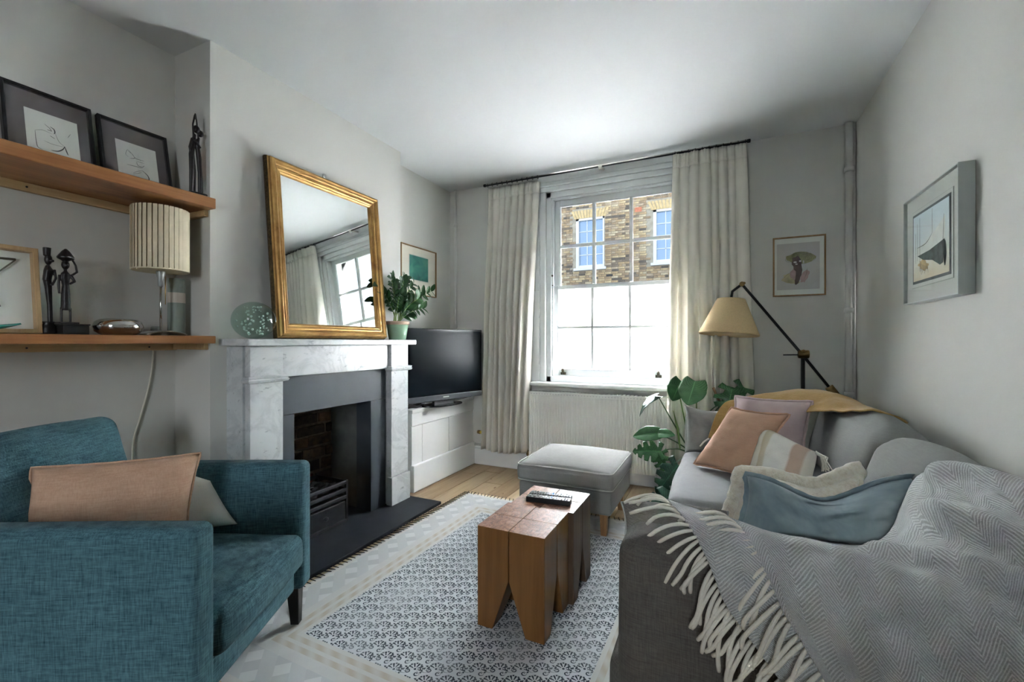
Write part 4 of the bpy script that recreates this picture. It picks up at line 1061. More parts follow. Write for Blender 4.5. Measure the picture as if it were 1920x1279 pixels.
# boat picture on the right wall
p6 = picture('framed_boat', 'watercolour of a beached boat in a deep pale frame on the right wall', (XR-.002, 2.375, 1.32), (0, -1, 0), (0, 0, 1), .53, .47, .006, .045, 'frame_silver',
             [('mount', 'mount_sage', .005, .005, .005, .005), ('mount_line', 'ink_soft', .066, .066, .066, .066), ('mount_panel', 'mount_sage', .068, .068, .068, .068), ('slip', 'slate_slip', .083, .083, .083, .083), ('painting', 'watercolour_sky', .094, .094, .094, .094)], lift=.026)
plain('boat_dark', (.06, .085, .08), .9, nscale=30, namp=.5); plain('boat_pale', (.62, .65, .60), .9, nscale=20, namp=.08); plain('boat_sand', (.45, .33, .16), .9, nscale=20, namp=.4)
paint(p6, 'hull_top', 'boat_pale', [[(-.13, .235), (.0, .25), (.145, .315), (.14, .23), (.12, .2), (-.09, .2), (-.125, .21)]], -.0130-.026)
paint(p6, 'hull', 'boat_dark', [[(-.12, .20), (0, .205), (.14, .225), (.125, .135), (.10, .13), (.03, .16), (-.06, .175)], oval(.142, .17, .012, .05)], -.0133-.026)
paint(p6, 'sand', 'boat_sand', [oval(-.06, .155, .055, .022, rot=-.2, wob=.5, seed=2)], -.0128-.026)
bl = MB()
for a, b in (((-.12, .34), (-.12, .18)), ((-.095, .36), (-.092, .13)), ((-.14, .30), (-.138, .17)), ((.03, .37), (.03, .27)), ((.135, .32), (.12, .14))): ribbon(bl, [a, ((a[0]+b[0])/2, (a[1]+b[1])/2), b], .003, -.0138-.026)
ribbon(bl, curve([(-.12, .235), (-.03, .24), (.03, .27)]), .003, -.0138-.026)
for k in range(7): ribbon(bl, [(-.09+.012*k, .165-.004*k), (-.085+.012*k, .14), (-.075+.011*k, .115+.006*(k % 3))], .0025, -.0138-.026)
bl.build('pen_lines', 'ink', p6, local=True)

# ------------------------------------------------------------------ rug
RW, RL = 1.70, 2.00
rg = thing('rug', (-.928, 1.90, 0), 'pale block printed cotton rug with navy motifs and stitched edges', 'rug', rz=math.radians(-1.2))
ORG[rg.name] = Vector((0, 0, 0))
def rugp(u, v):
    x, y = (u-.5)*RW, (v-.5)*RL
    return (x, y, .009+.0012*noise.noise(Vector((x*3, y*3, 1))))
MB().grid(rugp, 40, 48, uvf=lambda u, v: (u*RW, v*RL)).build('rug_cloth', 'block_print_rug', rg, local=True, solid=.005)
stm = MB().tube([(-.038, -.006, .0135), (-.018, 0, .0150), (.004, .004, .0145), (.010, .005, .010)], [.0018, .0026, .0026, .0018], 5).build('stitch_source', 'rug_thread', None, local=True)
sd = stm.data; bpy.data.objects.remove(stm)
for i in range(72):
    y = -RL/2+.02+(RL-.04)*i/71
    inst('stitch', sd, rg, Matrix.Translation((-RW/2, y, 0)) @ Matrix.Rotation(PI+random.uniform(-.2, .2), 4, 'Z'))
for i in range(58):
    x = -RW/2+.02+(RW-.04)*i/57
    inst('stitch', sd, rg, Matrix.Translation((x, RL/2, 0)) @ Matrix.Rotation(PI/2+random.uniform(-.2, .2), 4, 'Z'))

# ------------------------------------------------------------------ timber block stools
def stool(label, x0, x1, y0, y1, h, side, top, seams):
    s = thing('block_stool', ((x0+x1)/2, (y0+y1)/2, .012), label, 'stool', 'timber block stools used as a coffee table')
    xm, ym = (x0+x1)/2-.006, (y0+y1)/2; g = .0015
    for (a0, a1, ix) in ((x0, xm-g, 1), (xm+g, x1, -1)):
        for (b0, b1, iy) in ((y0, ym-g, 1), (ym+g, y1, -1)):
            zt = h; zn = .215+random.uniform(-.012, .012); zb = .012
            tx, ty = .070, .066+random.uniform(0, .01)
            c0, c1 = (a0, a1-tx) if ix > 0 else (a0+tx, a1)
            d0, d1 = (b0, b1-ty) if iy > 0 else (b0+ty, b1)
            m = MB()
            T = [(a0, b0, zt), (a1, b0, zt), (a1, b1, zt), (a0, b1, zt)]
            N_ = [(a0, b0, zn), (a1, b0, zn), (a1, b1, zn), (a0, b1, zn)]
            B = [(c0, d0, zb), (c1, d0, zb), (c1, d1, zb), (c0, d1, zb)]
            m.add(B+N_+T, [(3, 2, 1, 0), (0, 1, 5, 4), (1, 2, 6, 5), (2, 3, 7, 6), (3, 0, 4, 7), (4, 5, 9, 8), (5, 6, 10, 9), (6, 7, 11, 10), (7, 4, 8, 11)], 0, False)
            m.add(T, [(0, 1, 2, 3)], 1, False)
            me_ = m.build('leg_block', [side, top], s, bevel=.0035)
    m = MB()
    for (p, q) in seams: m.tube([p, q], .0016, 4)
    if seams: m.build('crack', 'black_wood', s)
    return s
h = .412
stool('honey brown timber block stool nearest the camera', -.890, -.602, 1.560, 1.846, h, 'stool_teak', 'stool_end_grain', [])
stool('darker weathered timber block stool carrying the remote controls', -.878, -.580, 1.850, 2.125, h-.002, 'stool_weathered', 'stool_end_grain', [])
# remotes
def remote(label, c, ang, L, W, T, round_):
    r = thing('remote_control', c, label, 'remote', 'remote controls on the block stool', rz=ang)
    ORG[r.name] = Vector((0, 0, 0))
    MB().rbox(-L/2, L/2, -W/2, W/2, 0, T, .009 if round_ else .003, nm=2).build('body', 'black_plastic', r, local=True)
    k = 0
    for i in range(15):
        for j in range(4):
            x = -L/2+.014+i*(L-.028)/14; y = -W/2+.008+j*(W-.016)/3
            mt = 'button_grey'
            if i in (5, 6) and j == 2: mt = 'button_white'
            if i == 8 and j in (1, 2): mt = 'button_blue'
            if random.random() < .12: continue
            MB().box(x-.0035, x+.0035, y-.0026, y+.0026, T-.0005, T+.0015).build('button', mt if random.random() < .6 or mt != 'button_grey' else 'grey_plastic', r, local=True)
    return r
zs = h-.002
remote('flat slab black remote control nearest the camera on the stool', (-.722, 1.925, zs+.0005), math.radians(7), .205, .044, .024, False)
remote('rounded black remote with a blue button, the farther one on the stool', (-.735, 1.985, zs+.0005), math.radians(7), .205, .044, .020, True)

# ------------------------------------------------------------------ ottoman
ot = thing('ottoman', (-.86, 2.84, 0), 'grey linen ottoman footstool with white piping and oak feet', 'ottoman')
ox0, ox1, oy0, oy1 = -1.155, -.575, 2.545, 3.13
MB().rbox(ox0, ox1, oy0, oy1, .145, .285, .018, (.004, .004, 0), 4).build('base', 'grey_linen', ot)
MB().rbox(ox0-.012, ox1+.012, oy0-.012, oy1+.012, .285, .395, .03, (.012, .012, .050), 10, 3, .004, 5, 3).build('cushion', 'grey_linen', ot)
for zz_, ins in ((.388, .002), (.294, .004)):
    a, b, c, d = ox0-.012+ins, ox1+.012-ins, oy0-.012+ins, oy1+.012-ins; R = .028; pts = []
    for (cx_, cy_, s0) in ((b-R, d-R, 0), (a+R, d-R, PI/2), (a+R, c+R, PI), (b-R, c+R, 3*PI/2)):
        for k in range(5): pts.append((cx_+R*math.cos(s0+k*PI/8), cy_+R*math.sin(s0+k*PI/8), zz_))
    # refine straight runs
    out = []
    for i, p in enumerate(pts):
        q = pts[(i+1) % len(pts)]; out.append(p); ds = math.dist(p, q)
        for k in range(1, int(ds/.06)): t = k/int(ds/.06); out.append(tuple(p[j]+(q[j]-p[j])*t for j in range(3)))
    MB().tube([(p[0], p[1], p[2]+.004*noise.noise(Vector(p)*6)) for p in out], .0042, 7, closed=True).build('piping', 'grey_piping', ot)
for x, y in ((ox0+.03, oy0+.03), (ox1-.075, oy0+.03), (ox0+.03, oy1-.075), (ox1-.075, oy1-.075)):
    zf = .0135 if y < 2.8 else .001
    MB().hexa([(x+.006, y+.006, zf), (x+.039, y+.006, zf), (x+.039, y+.039, zf), (x+.006, y+.039, zf), (x, y, .146), (x+.045, y, .146), (x+.045, y+.045, .146), (x, y+.045, .146)]).build('foot', 'ottoman_leg', ot, bevel=.003)

# ------------------------------------------------------------------ armchair (front faces local +X)
ac = thing('armchair', (-1.748, .808, 0), 'teal blue tweed armchair with slim arms and black legs', 'armchair', rz=math.radians(27))
ORG[ac.name] = Vector((0, 0, 0))
aw, ad = .705, .42
for s in (-1, 1):
    y0, y1 = (-aw/2, -aw/2+.085) if s < 0 else (aw/2-.085, aw/2)
    MB().rbox(-ad, ad, y0, y1, .165, .668, .026, (0, .004, .004), 8, 4).build('arm', 'teal_tweed', ac, local=True)
    for yy in (y0+.004, y1-.004):
        pts = [(-ad+.03, yy, .645), (ad-.045, yy, .645)]+[(ad-.045+.026*math.sin(k*PI/8), yy, .619+.026*math.cos(k*PI/8)) for k in range(1, 5)]+[(ad-.019, yy, .19)]
        MB().tube(pts, .0022, 5).build('seam', 'black_wood', ac, local=True)
MB().rbox(-ad+.05, ad-.03, -aw/2+.083, aw/2-.083, .165, .285, .018, (.004, 0, 0), 6).build('seat_rail', 'teal_tweed', ac, local=True)
MB().rbox(-ad+.18, ad+.012, -aw/2+.088, aw/2-.088, .268, .405, .035, (.02, 0, .025), 10, 4, .004, 4, 2).build('seat_cushion', 'teal_tweed', ac, local=True)
bk = MB().rbox(-.075, .075, -aw/2+.022, aw/2-.022, 0, .565, .05, (.035, .0, .012), 10, 4, .004, 4, 5)
bk.xf(Matrix.Translation((-ad+.175, 0, .305)) @ Matrix.Rotation(math.radians(-17), 4, 'Y')); bk.build('backrest', 'teal_tweed', ac, local=True)
MB().rbox(-ad-.012, -ad+.06, -aw/2+.04, aw/2-.04, .165, .62, .025, nm=4).build('back_panel', 'teal_tweed', ac, local=True)
for x, y in ((ad-.055, -aw/2+.035), (ad-.055, aw/2-.035), (-ad+.05, -aw/2+.05), (-ad+.05, aw/2-.05)):
    t_, b_ = .024, .016
    MB().hexa([(x+.006-b_, y-b_, .012), (x+.006+b_, y-b_, .012), (x+.006+b_, y+b_, .012), (x+.006-b_, y+b_, .012), (x-t_, y-t_, .17), (x+t_, y-t_, .17), (x+t_, y+t_, .17), (x-t_, y+t_, .17)]).build('leg', 'black_wood', ac, local=True, bevel=.002)

# ------------------------------------------------------------------ cushions
def cushion(name, label, corners, t, mat, n_=36, pinch=.07, nz=.009, seed=0, flange=0, dent=None, sag=0, sagu=0, cat='cushion', flip=1, fmat=None, power=.5, build=True, group=None):
    TL, TR, BR, BL = [Vector(c) for c in corners]
    nrm = ((TR-TL).cross(BL-TL)).normalized()*-flip
    def base(u, v):    # u,v in -1..1, v up
        a, b = (u+1)/2, (v+1)/2
        return (BL*(1-a)+BR*a)*(1-b)+(TL*(1-a)+TR*a)*b
    def pos(u, v, side):
        cu = u*(1-pinch*(1-abs(v)**2.2)*abs(u)**2); cv_ = v*(1-pinch*(1-abs(u)**2.2)*abs(v)**2)
        p = base(cu, cv_)
        th = t/2*(max(0, 1-u**4)*max(0, 1-v**4))**power
        w = noise.noise(p*7+Vector((seed*5, 0, 0)))+.8*noise.noise(p*15+Vector((0, seed, 0)))+.45*noise.noise(p*30+Vector((seed, 0, seed)))
        edge = min(1, 4*(1-abs(u)), 4*(1-abs(v)))
        off = th+w*nz*edge
        if dent:
            for (du, dv, dr, dd) in dent:
                off -= dd*math.exp(-(((u-du)**2+(v-dv)**2)/dr**2))*edge
        if sag: p = p-Vector((0, 0, 1))*sag*max(0, (v+1)/2)**1.5*math.exp(-((u-sagu)/.55)**2)
        return p+nrm*off*side
    m = MB(); N1 = n_+1; vs_ = []; uv = []
    for j in range(N1):
        for i in range(N1): vs_.append(pos(2*i/n_-1, 2*j/n_-1, 1)); uv.append((i/n_, j/n_))
    fidx = lambda i, j: j*N1+i
    bidx = {}
    for j in range(N1):
        for i in range(N1):
            if i in (0, n_) or j in (0, n_): bidx[(i, j)] = fidx(i, j)
            else: bidx[(i, j)] = len(vs_); vs_.append(pos(2*i/n_-1, 2*j/n_-1, -1)); uv.append((i/n_, j/n_))
    fs = []
    for j in range(n_):
        for i in range(n_):
            fs.append((fidx(i, j), fidx(i+1, j), fidx(i+1, j+1), fidx(i, j+1)))
            fs.append((bidx[(i, j+1)], bidx[(i+1, j+1)], bidx[(i+1, j)], bidx[(i, j)]))
    m.add(vs_, fs, 0, True, uv)
    per = [pos(-1+2*k/n_, -1, 0) for k in range(n_)]+[pos(1, -1+2*k/n_, 0) for k in range(n_)]+[pos(1-2*k/n_, 1, 0) for k in range(n_)]+[pos(-1, 1-2*k/n_, 0) for k in range(n_)]
    cen = sum(per, Vector())/len(per); lowz = min(p.z for p in per)
    root = thing(name, (cen.x, cen.y, lowz), label, cat, group)
    m.build('cover', mat, root)
    if flange:
        fm = MB(); q = len(per); outer = []; ds = [(per[(k+1) % q]-per[k-1]).normalized().cross(nrm) for k in range(q)]
        sg = 1 if sum(d.dot(p-cen) for d, p in zip(ds, per)) > 0 else -1
        for k, p in enumerate(per):
            d = ds[k]*sg
            outer.append(p+d*flange*(1+.25*noise.noise(p*40)))
        fm.add([tuple(p+nrm*.001) for p in per]+[tuple(p) for p in outer], [(k, (k+1) % q, q+(k+1) % q, q+k) for k in range(q)])
        fm.build('flange', fmat or mat, root, solid=.003)
    root_info = (per, nrm)
    CINFO[root.name] = root_info
    return root
CINFO = {}
def piping(root, mat, r=.0035):
    per, nrm = CINFO[root.name]; MB().tube([tuple(p) for p in per], r, 6, closed=True).build('piping', mat, root)
# armchair cushions
c1 = cushion('cushion', 'long apricot linen cushion lying in the teal armchair', [(-1.95, .618, .755), (-1.70, .971, .748), (-1.665, .905, .47), (-1.92, .565, .47)], .12, 'apricot_linen', seed=1, flange=.006, pinch=.05, flip=-1)
c2 = cushion('cushion', 'white cushion tucked behind the apricot one in the armchair', [(-2.0, .960, .70), (-1.80, 1.065, .61), (-1.695, 1.105, .445), (-1.85, .92, .435)], .09, 'white_linen', seed=2, pinch=.06, flip=-1)

# ------------------------------------------------------------------ sofa
so = thing('sofa', (.29, 2.08, 0), 'grey woven sofa with loose cushions along the right wall', 'sofa')
sx, sy0, sy1 = -.215, 1.0, 3.20
MB().rbox(sx+.02, .785, sy0+.03, sy1-.03, .09, .33, .03, (.006, 0, 0), 6).build('base', 'sofa_weave_shaded', so)
MB().rbox(sx, .785, sy0, sy0+.16, .09, .710, .045, (.004, .006, .006), 8, 4).build('arm', 'sofa_weave_shaded', so)
MB().rbox(sx, .42, sy1-.16, sy1, .09, .70, .045, (.004, .006, .006), 8, 4).build('arm', 'grey_linen', so)
MB().rbox(.60, .79, sy0+.05, sy1-.05, .2, .735, .04, (.004, 0, .008), 8, 4).build('back_frame', 'grey_linen', so)
MB().rbox(sx-.028, sx+.09, sy0+.03, sy0+.45, .16, .42, .045, (.008, .008, .0), 6, 4).build('front_bolster', 'sofa_weave_shaded', so)
MB().rbox(sx-.005, .60, 2.05, sy1-.165, .325, .465, .045, (.015, .006, .022), 12, 4, .006, 4, 1).build('seat_cushion', 'grey_linen_light', so)
MB().rbox(sx+.005, .60, sy0+.165, 2.04, .325, .455, .045, (.012, .006, .02), 12, 4, .006, 4, 2).build('seat_cushion', 'grey_linen_light', so)
def backc(y0, y1, zt, lean_, seed, th=.19):
    m = MB().rbox(-th/2, th/2, y0, y1, 0, zt, .07, (.035, .01, .035), 10, 4, .010, 3.5, seed)
    m.xf(Matrix.Translation((.55, 0, .44)) @ Matrix.Rotation(math.radians(lean_), 4, 'Y'))
    return m.build('back_cushion', 'grey_linen', so)
backc(2.14, sy1-.005, .375, 14, 1, .21); backc(1.60, 2.16, .345, 17, 2, .22); backc(1.16, 1.59, .32, 16, 3)
for x in (sx+.06, .72):
    for y in (sy0+.06, sy1-.06): MB().tube([(x, y, .012), (x, y, .095)], [.016, .024], 10).build('foot', 'black_wood', so)

cushion('cushion', 'grey linen cushion standing at the far end of the sofa', [(-.215, 3.00, .755), (.055, 3.03, .715), (.05, 2.95, .475), (-.205, 2.92, .470)], .12, 'grey_linen', seed=3, flip=-1, pinch=.1)
pk = cushion('cushion', 'dusty pink linen cushion behind the peach one on the sofa', [(.072, 2.85, .835), (.42, 2.75, .838), (.36, 2.62, .56), (.04, 2.75, .53)], .12, 'pink_linen', seed=4, flip=-1, flange=.012)
pc = cushion('cushion', 'peach linen cushion with a stitched border, in the middle of the sofa', [(.046, 2.62, .800), (.288, 2.49, .800), (.110, 2.40, .500), (-.134, 2.60, .492)], .13, 'peach_linen', seed=5, flip=-1, flange=.010, nz=.010)
# stitched line on the peach cushion
sc_ = cushion('cushion', 'white striped woven cushion with tassels, right of the peach cushion', [(.185, 2.52, .740), (.372, 2.30, .672), (.312, 2.16, .51), (.110, 2.40, .50)], .12, 'striped_cushion', seed=6, flip=-1, pinch=.05)
org = Vector((.372, 2.30, .672))
for k in range(14):
    p = org+Vector((random.uniform(-.008, .008), random.uniform(-.006, .006), random.uniform(-.01, .006)))
    MB().tube([p, p+Vector((.022+random.uniform(-.01, .012), -.012, -.012)), p+Vector((.026+random.uniform(-.014, .018), -.018, -.055-random.uniform(0, .02)))], .0024, 5).build('tassel', 'wool_tassel', sc_)
sk = cushion('cushion', 'cream sheepskin cushion with a suede front behind the blue velvet cushion', [(.054, 1.80, .675), (.437, 1.95, .705), (.40, 1.86, .52), (.007, 1.78, .500)], .13, 'sheepskin', seed=7, flip=-1, pinch=.06, nz=.010, power=.35, sag=.05, sagu=.25)
per, nrm = CINFO[sk.name]
MB().tube([tuple(p+Vector((0, 0, .004))) for p in per], [.026+.005*noise.noise(p*50) for p in per], 10, closed=True).build('fleece_edge', 'sheepskin', sk)
bv = cushion('cushion', 'faded blue velvet cushion slumped on the grey throw', [(.073, 1.66, .712), (.525, 1.72, .745), (.437, 1.59, .565), (.050, 1.64, .535)], .15, 'blue_velvet', n_=34, seed=8, flip=-1, pinch=.07, flange=.014, nz=.012, sag=.075, sagu=-.05, dent=[(-.05, .75, .30, .045), (.2, .1, .25, .03), (.45, -.3, .25, .02)])
cb = cushion('cushion', 'small tweed cushion with pale piping poking out beside the sofa arm', [(-.330, 1.62, .572), (.02, 1.76, .545), (.02, 1.62, .485), (-.292, 1.50, .500)], .085, 'sofa_tweed', seed=9, flip=-1, pinch=.05)
piping(cb, 'grey_piping')

# mustard throw over the far sofa corner
mt_ = thing('mustard_throw', (.3, 2.95, .5), 'mustard wool throw draped over the far corner of the sofa', 'throw')
rows = [[(-.075, 2.90, .565), (-.035, 2.915, .69), (.02, 2.95, .775), (.14, 3.03, .80), (.27, 3.06, .80)],
        [(-.02, 2.86, .57), (.03, 2.90, .71), (.12, 2.96, .81), (.30, 3.02, .835), (.42, 3.04, .835)],
        [(.06, 2.86, .58), (.16, 2.90, .76), (.32, 2.94, .855), (.45, 2.96, .868), (.55, 2.98, .845)],
        [(.30, 2.78, .74), (.40, 2.80, .82), (.48, 2.82, .865), (.57, 2.84, .855), (.63, 2.86, .82)],
        [(.44, 2.66, .79), (.51, 2.66, .832), (.575, 2.68, .842), (.64, 2.70, .82), (.68, 2.72, .79)],
        [(.55, 2.44, .83), (.60, 2.45, .835), (.65, 2.46, .825), (.70, 2.48, .805), (.735, 2.50, .78)]]
def spl(rows_, u, v): return crom([crom(r, u) for r in rows_], v)
def mst(u, v):
    p = spl(rows, u, v); w = noise.noise(p*9)*.010+noise.noise(p*24)*.005; return p+Vector((0, 0, w+.012))
MB().grid(mst, 36, 44).build('cloth', 'mustard_wool', mt_, solid=.007)
for p, d in (((-.07, 2.895, .575), (-.05, -.01, -.05)), ((-.045, 2.89, .570), (-.015, -.01, -.065)), ((-.02, 2.87, .575), (0, -.01, -.06))):
    MB().tube([p, Vector(p)+Vector(d)*.6+Vector((0, 0, .008)), Vector(p)+Vector(d)], [.006, .006, .004], 7).build('tassel', 'wool_tassel', mt_)

# herringbone throw over the near arm, seat and back
th = thing('herringbone_throw', (.25, 1.0, .45), 'pale grey herringbone wool throw with cream fringe over the near sofa arm', 'throw')
TR_ = [
 [(-.047, 1.636, .540), (.190, 1.633, .540), (.401, 1.619, .560), (.509, 1.604, .775), (.598, 1.564, .815), (.690, 1.500, .79)],
 [(-.020, 1.40, .590), (.180, 1.42, .580), (.360, 1.40, .600), (.470, 1.40, .770), (.565, 1.39, .825), (.680, 1.36, .80)],
 [(-.010, 1.24, .690), (.178, 1.24, .665), (.333, 1.22, .680), (.440, 1.22, .750), (.540, 1.22, .815), (.660, 1.20, .79)],
 [(.041, 1.080, .738), (.178, 1.060, .728), (.299, 1.050, .726), (.420, 1.08, .734), (.529, 1.10, .752), (.690, 1.10, .752)],
 [(.082, .985, .690), (.193, .965, .670), (.294, .960, .672), (.402, .968, .694), (.500, .975, .714), (.690, .970, .705)],
 [(.124, .972, .619), (.224, .950, .584), (.323, .945, .584), (.421, .945, .609), (.516, .950, .623), (.690, .950, .624)],
 [(.179, .970, .527), (.262, .945, .484), (.359, .940, .483), (.458, .940, .508), (.563, .945, .533), (.700, .945, .532)],
 [(.25, .968, .40), (.33, .944, .37), (.42, .938, .365), (.51, .938, .38), (.60, .942, .39), (.710, .945, .39)],
 [(.32, .966, .27), (.39, .944, .25), (.46, .938, .25), (.54, .938, .25), (.62, .942, .25), (.715, .945, .25)]]
FOLDS = [((.44, 1.30, .76), (.62, 1.02, .74), .040), ((.30, 1.16, .70), (.56, 1.0, .72), .026), ((.52, 1.50, .80), (.66, 1.2, .80), .032), ((.25, .96, .62), (.45, .94, .45), .018)]
def segd(p, a, b):
    a, b = Vector(a), Vector(b); ab = b-a; t = max(0, min(1, (p-a).dot(ab)/ab.dot(ab))); return (p-(a+ab*t)).length
def thr(u, v):
    p = spl(TR_, u, v); e = 1e-3
    du = spl(TR_, min(1, u+e), v)-spl(TR_, max(0, u-e), v); dv = spl(TR_, u, min(1, v+e))-spl(TR_, u, max(0, v-e))
    n_ = dv.cross(du)
    n_ = n_.normalized() if n_.length > 1e-12 else Vector((0, 0, 1))
    if n_.y > 0 and n_.z < 0: n_ = -n_
    w = .010*noise.noise(p*6)+.005*noise.noise(p*14)
    for a, b, hgt in FOLDS: w += hgt*math.exp(-(segd(p, a, b)/.035)**2)-hgt*.4*math.exp(-((segd(p, a, b)-.06)/.03)**2)
    q = p+n_*(w+.010)
    return q
MB().grid(thr, 70, 90, uvf=lambda u, v: (u*.72+v*.10, v*1.18)).build('wool_cloth', 'herringbone_throw', th, solid=.010)
under = [(-.13, 1.2, .745), (-.062, 1.05, .742), (-.026, .985, .705), (.006, .972, .634), (.04, .969, .589), (.088, .967, .53), (.146, .965, .46), (.23, .963, .34)]
def low(u, v):
    a = crom(under, v); b = thr(.10, .30+.62*v)
    b = b+Vector((0, .008, -.008)) if v < .3 else b+Vector((0, .014, 0))
    p = a*(1-u)+b*u
    return p+Vector((0, -.004, .004))*noise.noise(p*20)
MB().grid(low, 12, 50, uvf=lambda u, v: (u*.12+v*.1, v*.8)).build('under_fold', 'herringbone_throw', th, solid=.008)
rnd = random.Random(4)
def fringe(root_fn, count, L, tmin, tmax):
    for i in range(count):
        v = tmin+(tmax-tmin)*(i+rnd.uniform(-.3, .3))/max(1, count-1); v = max(0, min(1, v))
        p = Vector(root_fn(v)); flat = max(0, min(1, (p.y-.99)/.10))
        ln = L*rnd.uniform(.9, 1.35)
        hang = Vector((-.40+rnd.uniform(-.26, .26), -.05, -.9)); lay = Vector((-.95, -.25+rnd.uniform(-.2, .2), -.10))
        d = hang.lerp(lay, flat).normalized()
        out = Vector((-.35, -.62, .0))*(1-flat)+Vector((0, 0, .6))*flat
        pts = [p, p+d*ln*.16+out*.020, p+d*ln*.42+out*.030, p+d*ln*.72+out*.022, p+d*ln+out*.010+Vector((rnd.uniform(-.012, .012), 0, rnd.uniform(-.008, .004)))]
        pts = arc(lambda t: tuple(crom(pts, t)), 9)
        MB().tube(pts, [.0030, .0038, .0042, .0042, .0042, .0042, .0042, .0044, .0046, .0036], 7).build('tassel', 'wool_tassel', th)
fringe(lambda v: thr(0, .28+.68*v), 34, .092, 0, 1)
fringe(lambda v: low(0, v), 46, .085, 0, 1)

# ------------------------------------------------------------------ reading lamp behind the sofa
fl_ = thing('floor_lamp', (.445, 3.36, 0), 'articulated black and brass reading lamp with a tan cone shade, by the right curtain', 'lamp')
Y = 3.32
E1, J, Wt = Vector((.119, Y, 1.532)), Vector((.458, Y, 1.068)), Vector((.625, Y, .83))
MB().tube([(.463, Y+.02, .02), (.463, Y+.02, 1.055)], .0115, 12).build('pole', 'dark_metal', fl_)
MB().lathe([(.14, 0), (.14, .012), (.12, .02), (.02, .026), (.014, .05)], (.463, Y+.02, 0), 32).build('base', 'dark_metal', fl_)
MB().tube([E1, J, Wt], .0085, 10).build('arm', 'dark_metal', fl_)
MB().lathe([(.022, -.030), (.026, -.026), (.026, .026), (.022, .030)], (J.x+.006, J.y, J.z+.004), 20, axis='x').build('joint', 'old_brass', fl_)
MB().sphere((J.x+.004, J.y-.012, J.z+.02), .014, 12, 8).build('joint_knob', 'old_brass', fl_)
MB().tube([(J.x-.02, J.y, J.z), (J.x-.105, J.y, J.z-.002)], .0035, 7).build('lever', 'dark_metal', fl_)
MB().tube([Wt-Vector((.03, 0, -.043)), Wt+Vector((.035, 0, -.05))], .024, 14).build('counterweight', 'old_brass', fl_)
MB().lathe([(.013, -.018), (.016, -.015), (.016, .015), (.013, .018)], tuple(E1), 16, axis='y').build('elbow', 'old_brass', fl_)
MB().sphere((E1.x+.012, E1.y-.02, E1.z+.004), .009, 10, 8).build('elbow_screw', 'old_brass', fl_)
K = Vector((.062, Y, 1.487)); Tp = Vector((.054, Y, 1.435))
MB().tube([E1, K, Tp], .0085, 10).build('neck', 'dark_metal', fl_)
MB().lathe([(.010, -.01), (.010, .006)], tuple(Tp), 12).build('neck_collar', 'brass', fl_)
shp = MB().lathe([(.020, .0), (.086, .0), (.088, -.004), (.180, -.222), (.183, -.232), (.180, -.236), (.177, -.230), (.086, -.006)], (0, 0, 0), 48)
shp.xf(Matrix.Translation(Tp) @ Matrix.Rotation(math.radians(4), 4, 'Y') @ Matrix.Rotation(math.radians(-4), 4, 'X')); shp.build('shade', 'lamp_linen', fl_)
rim = MB().lathe([(.181, -.226), (.1845, -.228), (.1845, -.238), (.181, -.240), (.178, -.234)], (0, 0, 0), 48)
rim.xf(Matrix.Translation(Tp) @ Matrix.Rotation(math.radians(4), 4, 'Y') @ Matrix.Rotation(math.radians(-4), 4, 'X')); rim.build('shade_rim', 'lamp_linen', fl_)
MB().sphere((Tp.x, Tp.y, Tp.z-.1), .03, 16, 12, (1, 1, 1.3)).build('bulb', 'button_white', fl_)

# ------------------------------------------------------------------ monstera
MC = Vector((-.17, 3.36, 0))
mo_ = thing('monstera', MC, 'monstera with glossy split leaves growing between the radiator and the sofa', 'plant')
MB().lathe([(.09, 0), (.095, .004), (.12, .22), (.125, .225), (.125, .25), (.115, .25), (.112, .22)], MC, 32).build('pot', 'white_gloss', mo_)
MB().lathe([(0, .225), (.113, .225)], MC, 24).build('soil', 'soil', mo_)
def mleaf(mat, tip, d, n_, size, cuts=0, droop=.25, fold=.15, asp=.85):
    """heart shaped blade; u across, v from the stalk notch to the tip; cuts = split lobes"""
    m = MB(); NV, NU = 40, 8
    def half(v):
        w = math.sin(PI*min(1, (v*.93+.07)**.62))**.75 if v < 1 else 0
        w *= .62*asp
        if cuts:
            ph_ = v*cuts
            k = abs((ph_ % 1)-.5)*2
            if .12 < v < .92 and k < .35: w *= .45+.1*k
        return max(w, .002)
    L = size
    def fn(u, v):
        s = u*2-1; w = half(v)*L*.8
        back = -.16*L*abs(s)**1.2*max(0, 1-v*5)          # heart lobes
        y = v*L+back+.22*abs(s)*w*(1 if v > .15 else .3)
        return (s*w, y, -droop*L*v*v+abs(s)*w*fold-.15*w*s*s+.01*L*math.sin(v*22)*abs(s))
    m.grid(fn, NU*2, NV)
    M = orient(Vector(tip)-MC, d, n_)
    o = m.build('leaf', mat, mo_, local=True, solid=.0015); o.matrix_local = M
    return o
CR = Vector((-.185, 3.33, .36))
def stalk(tip, bend=(0, 0, .06), r=.0055, mat='stem_dark', base=None):
    b = Vector(base or CR); t = Vector(tip); mid = (b+t)/2+Vector(bend)
    MB().tube([b]+[tuple(b*(1-q)**2+mid*2*q*(1-q)+t*q*q) for q in [i/12 for i in range(1, 13)]], [r*1.2]+[r*(1-.035*i) for i in range(12)], 7).build('stalk', mat, mo_)
MB().tube([tuple(MC+Vector((0, 0, .2))), tuple(CR)], .012, 9).build('stem', 'stem_dark', mo_)
F = Vector((-.2, -1, .15))
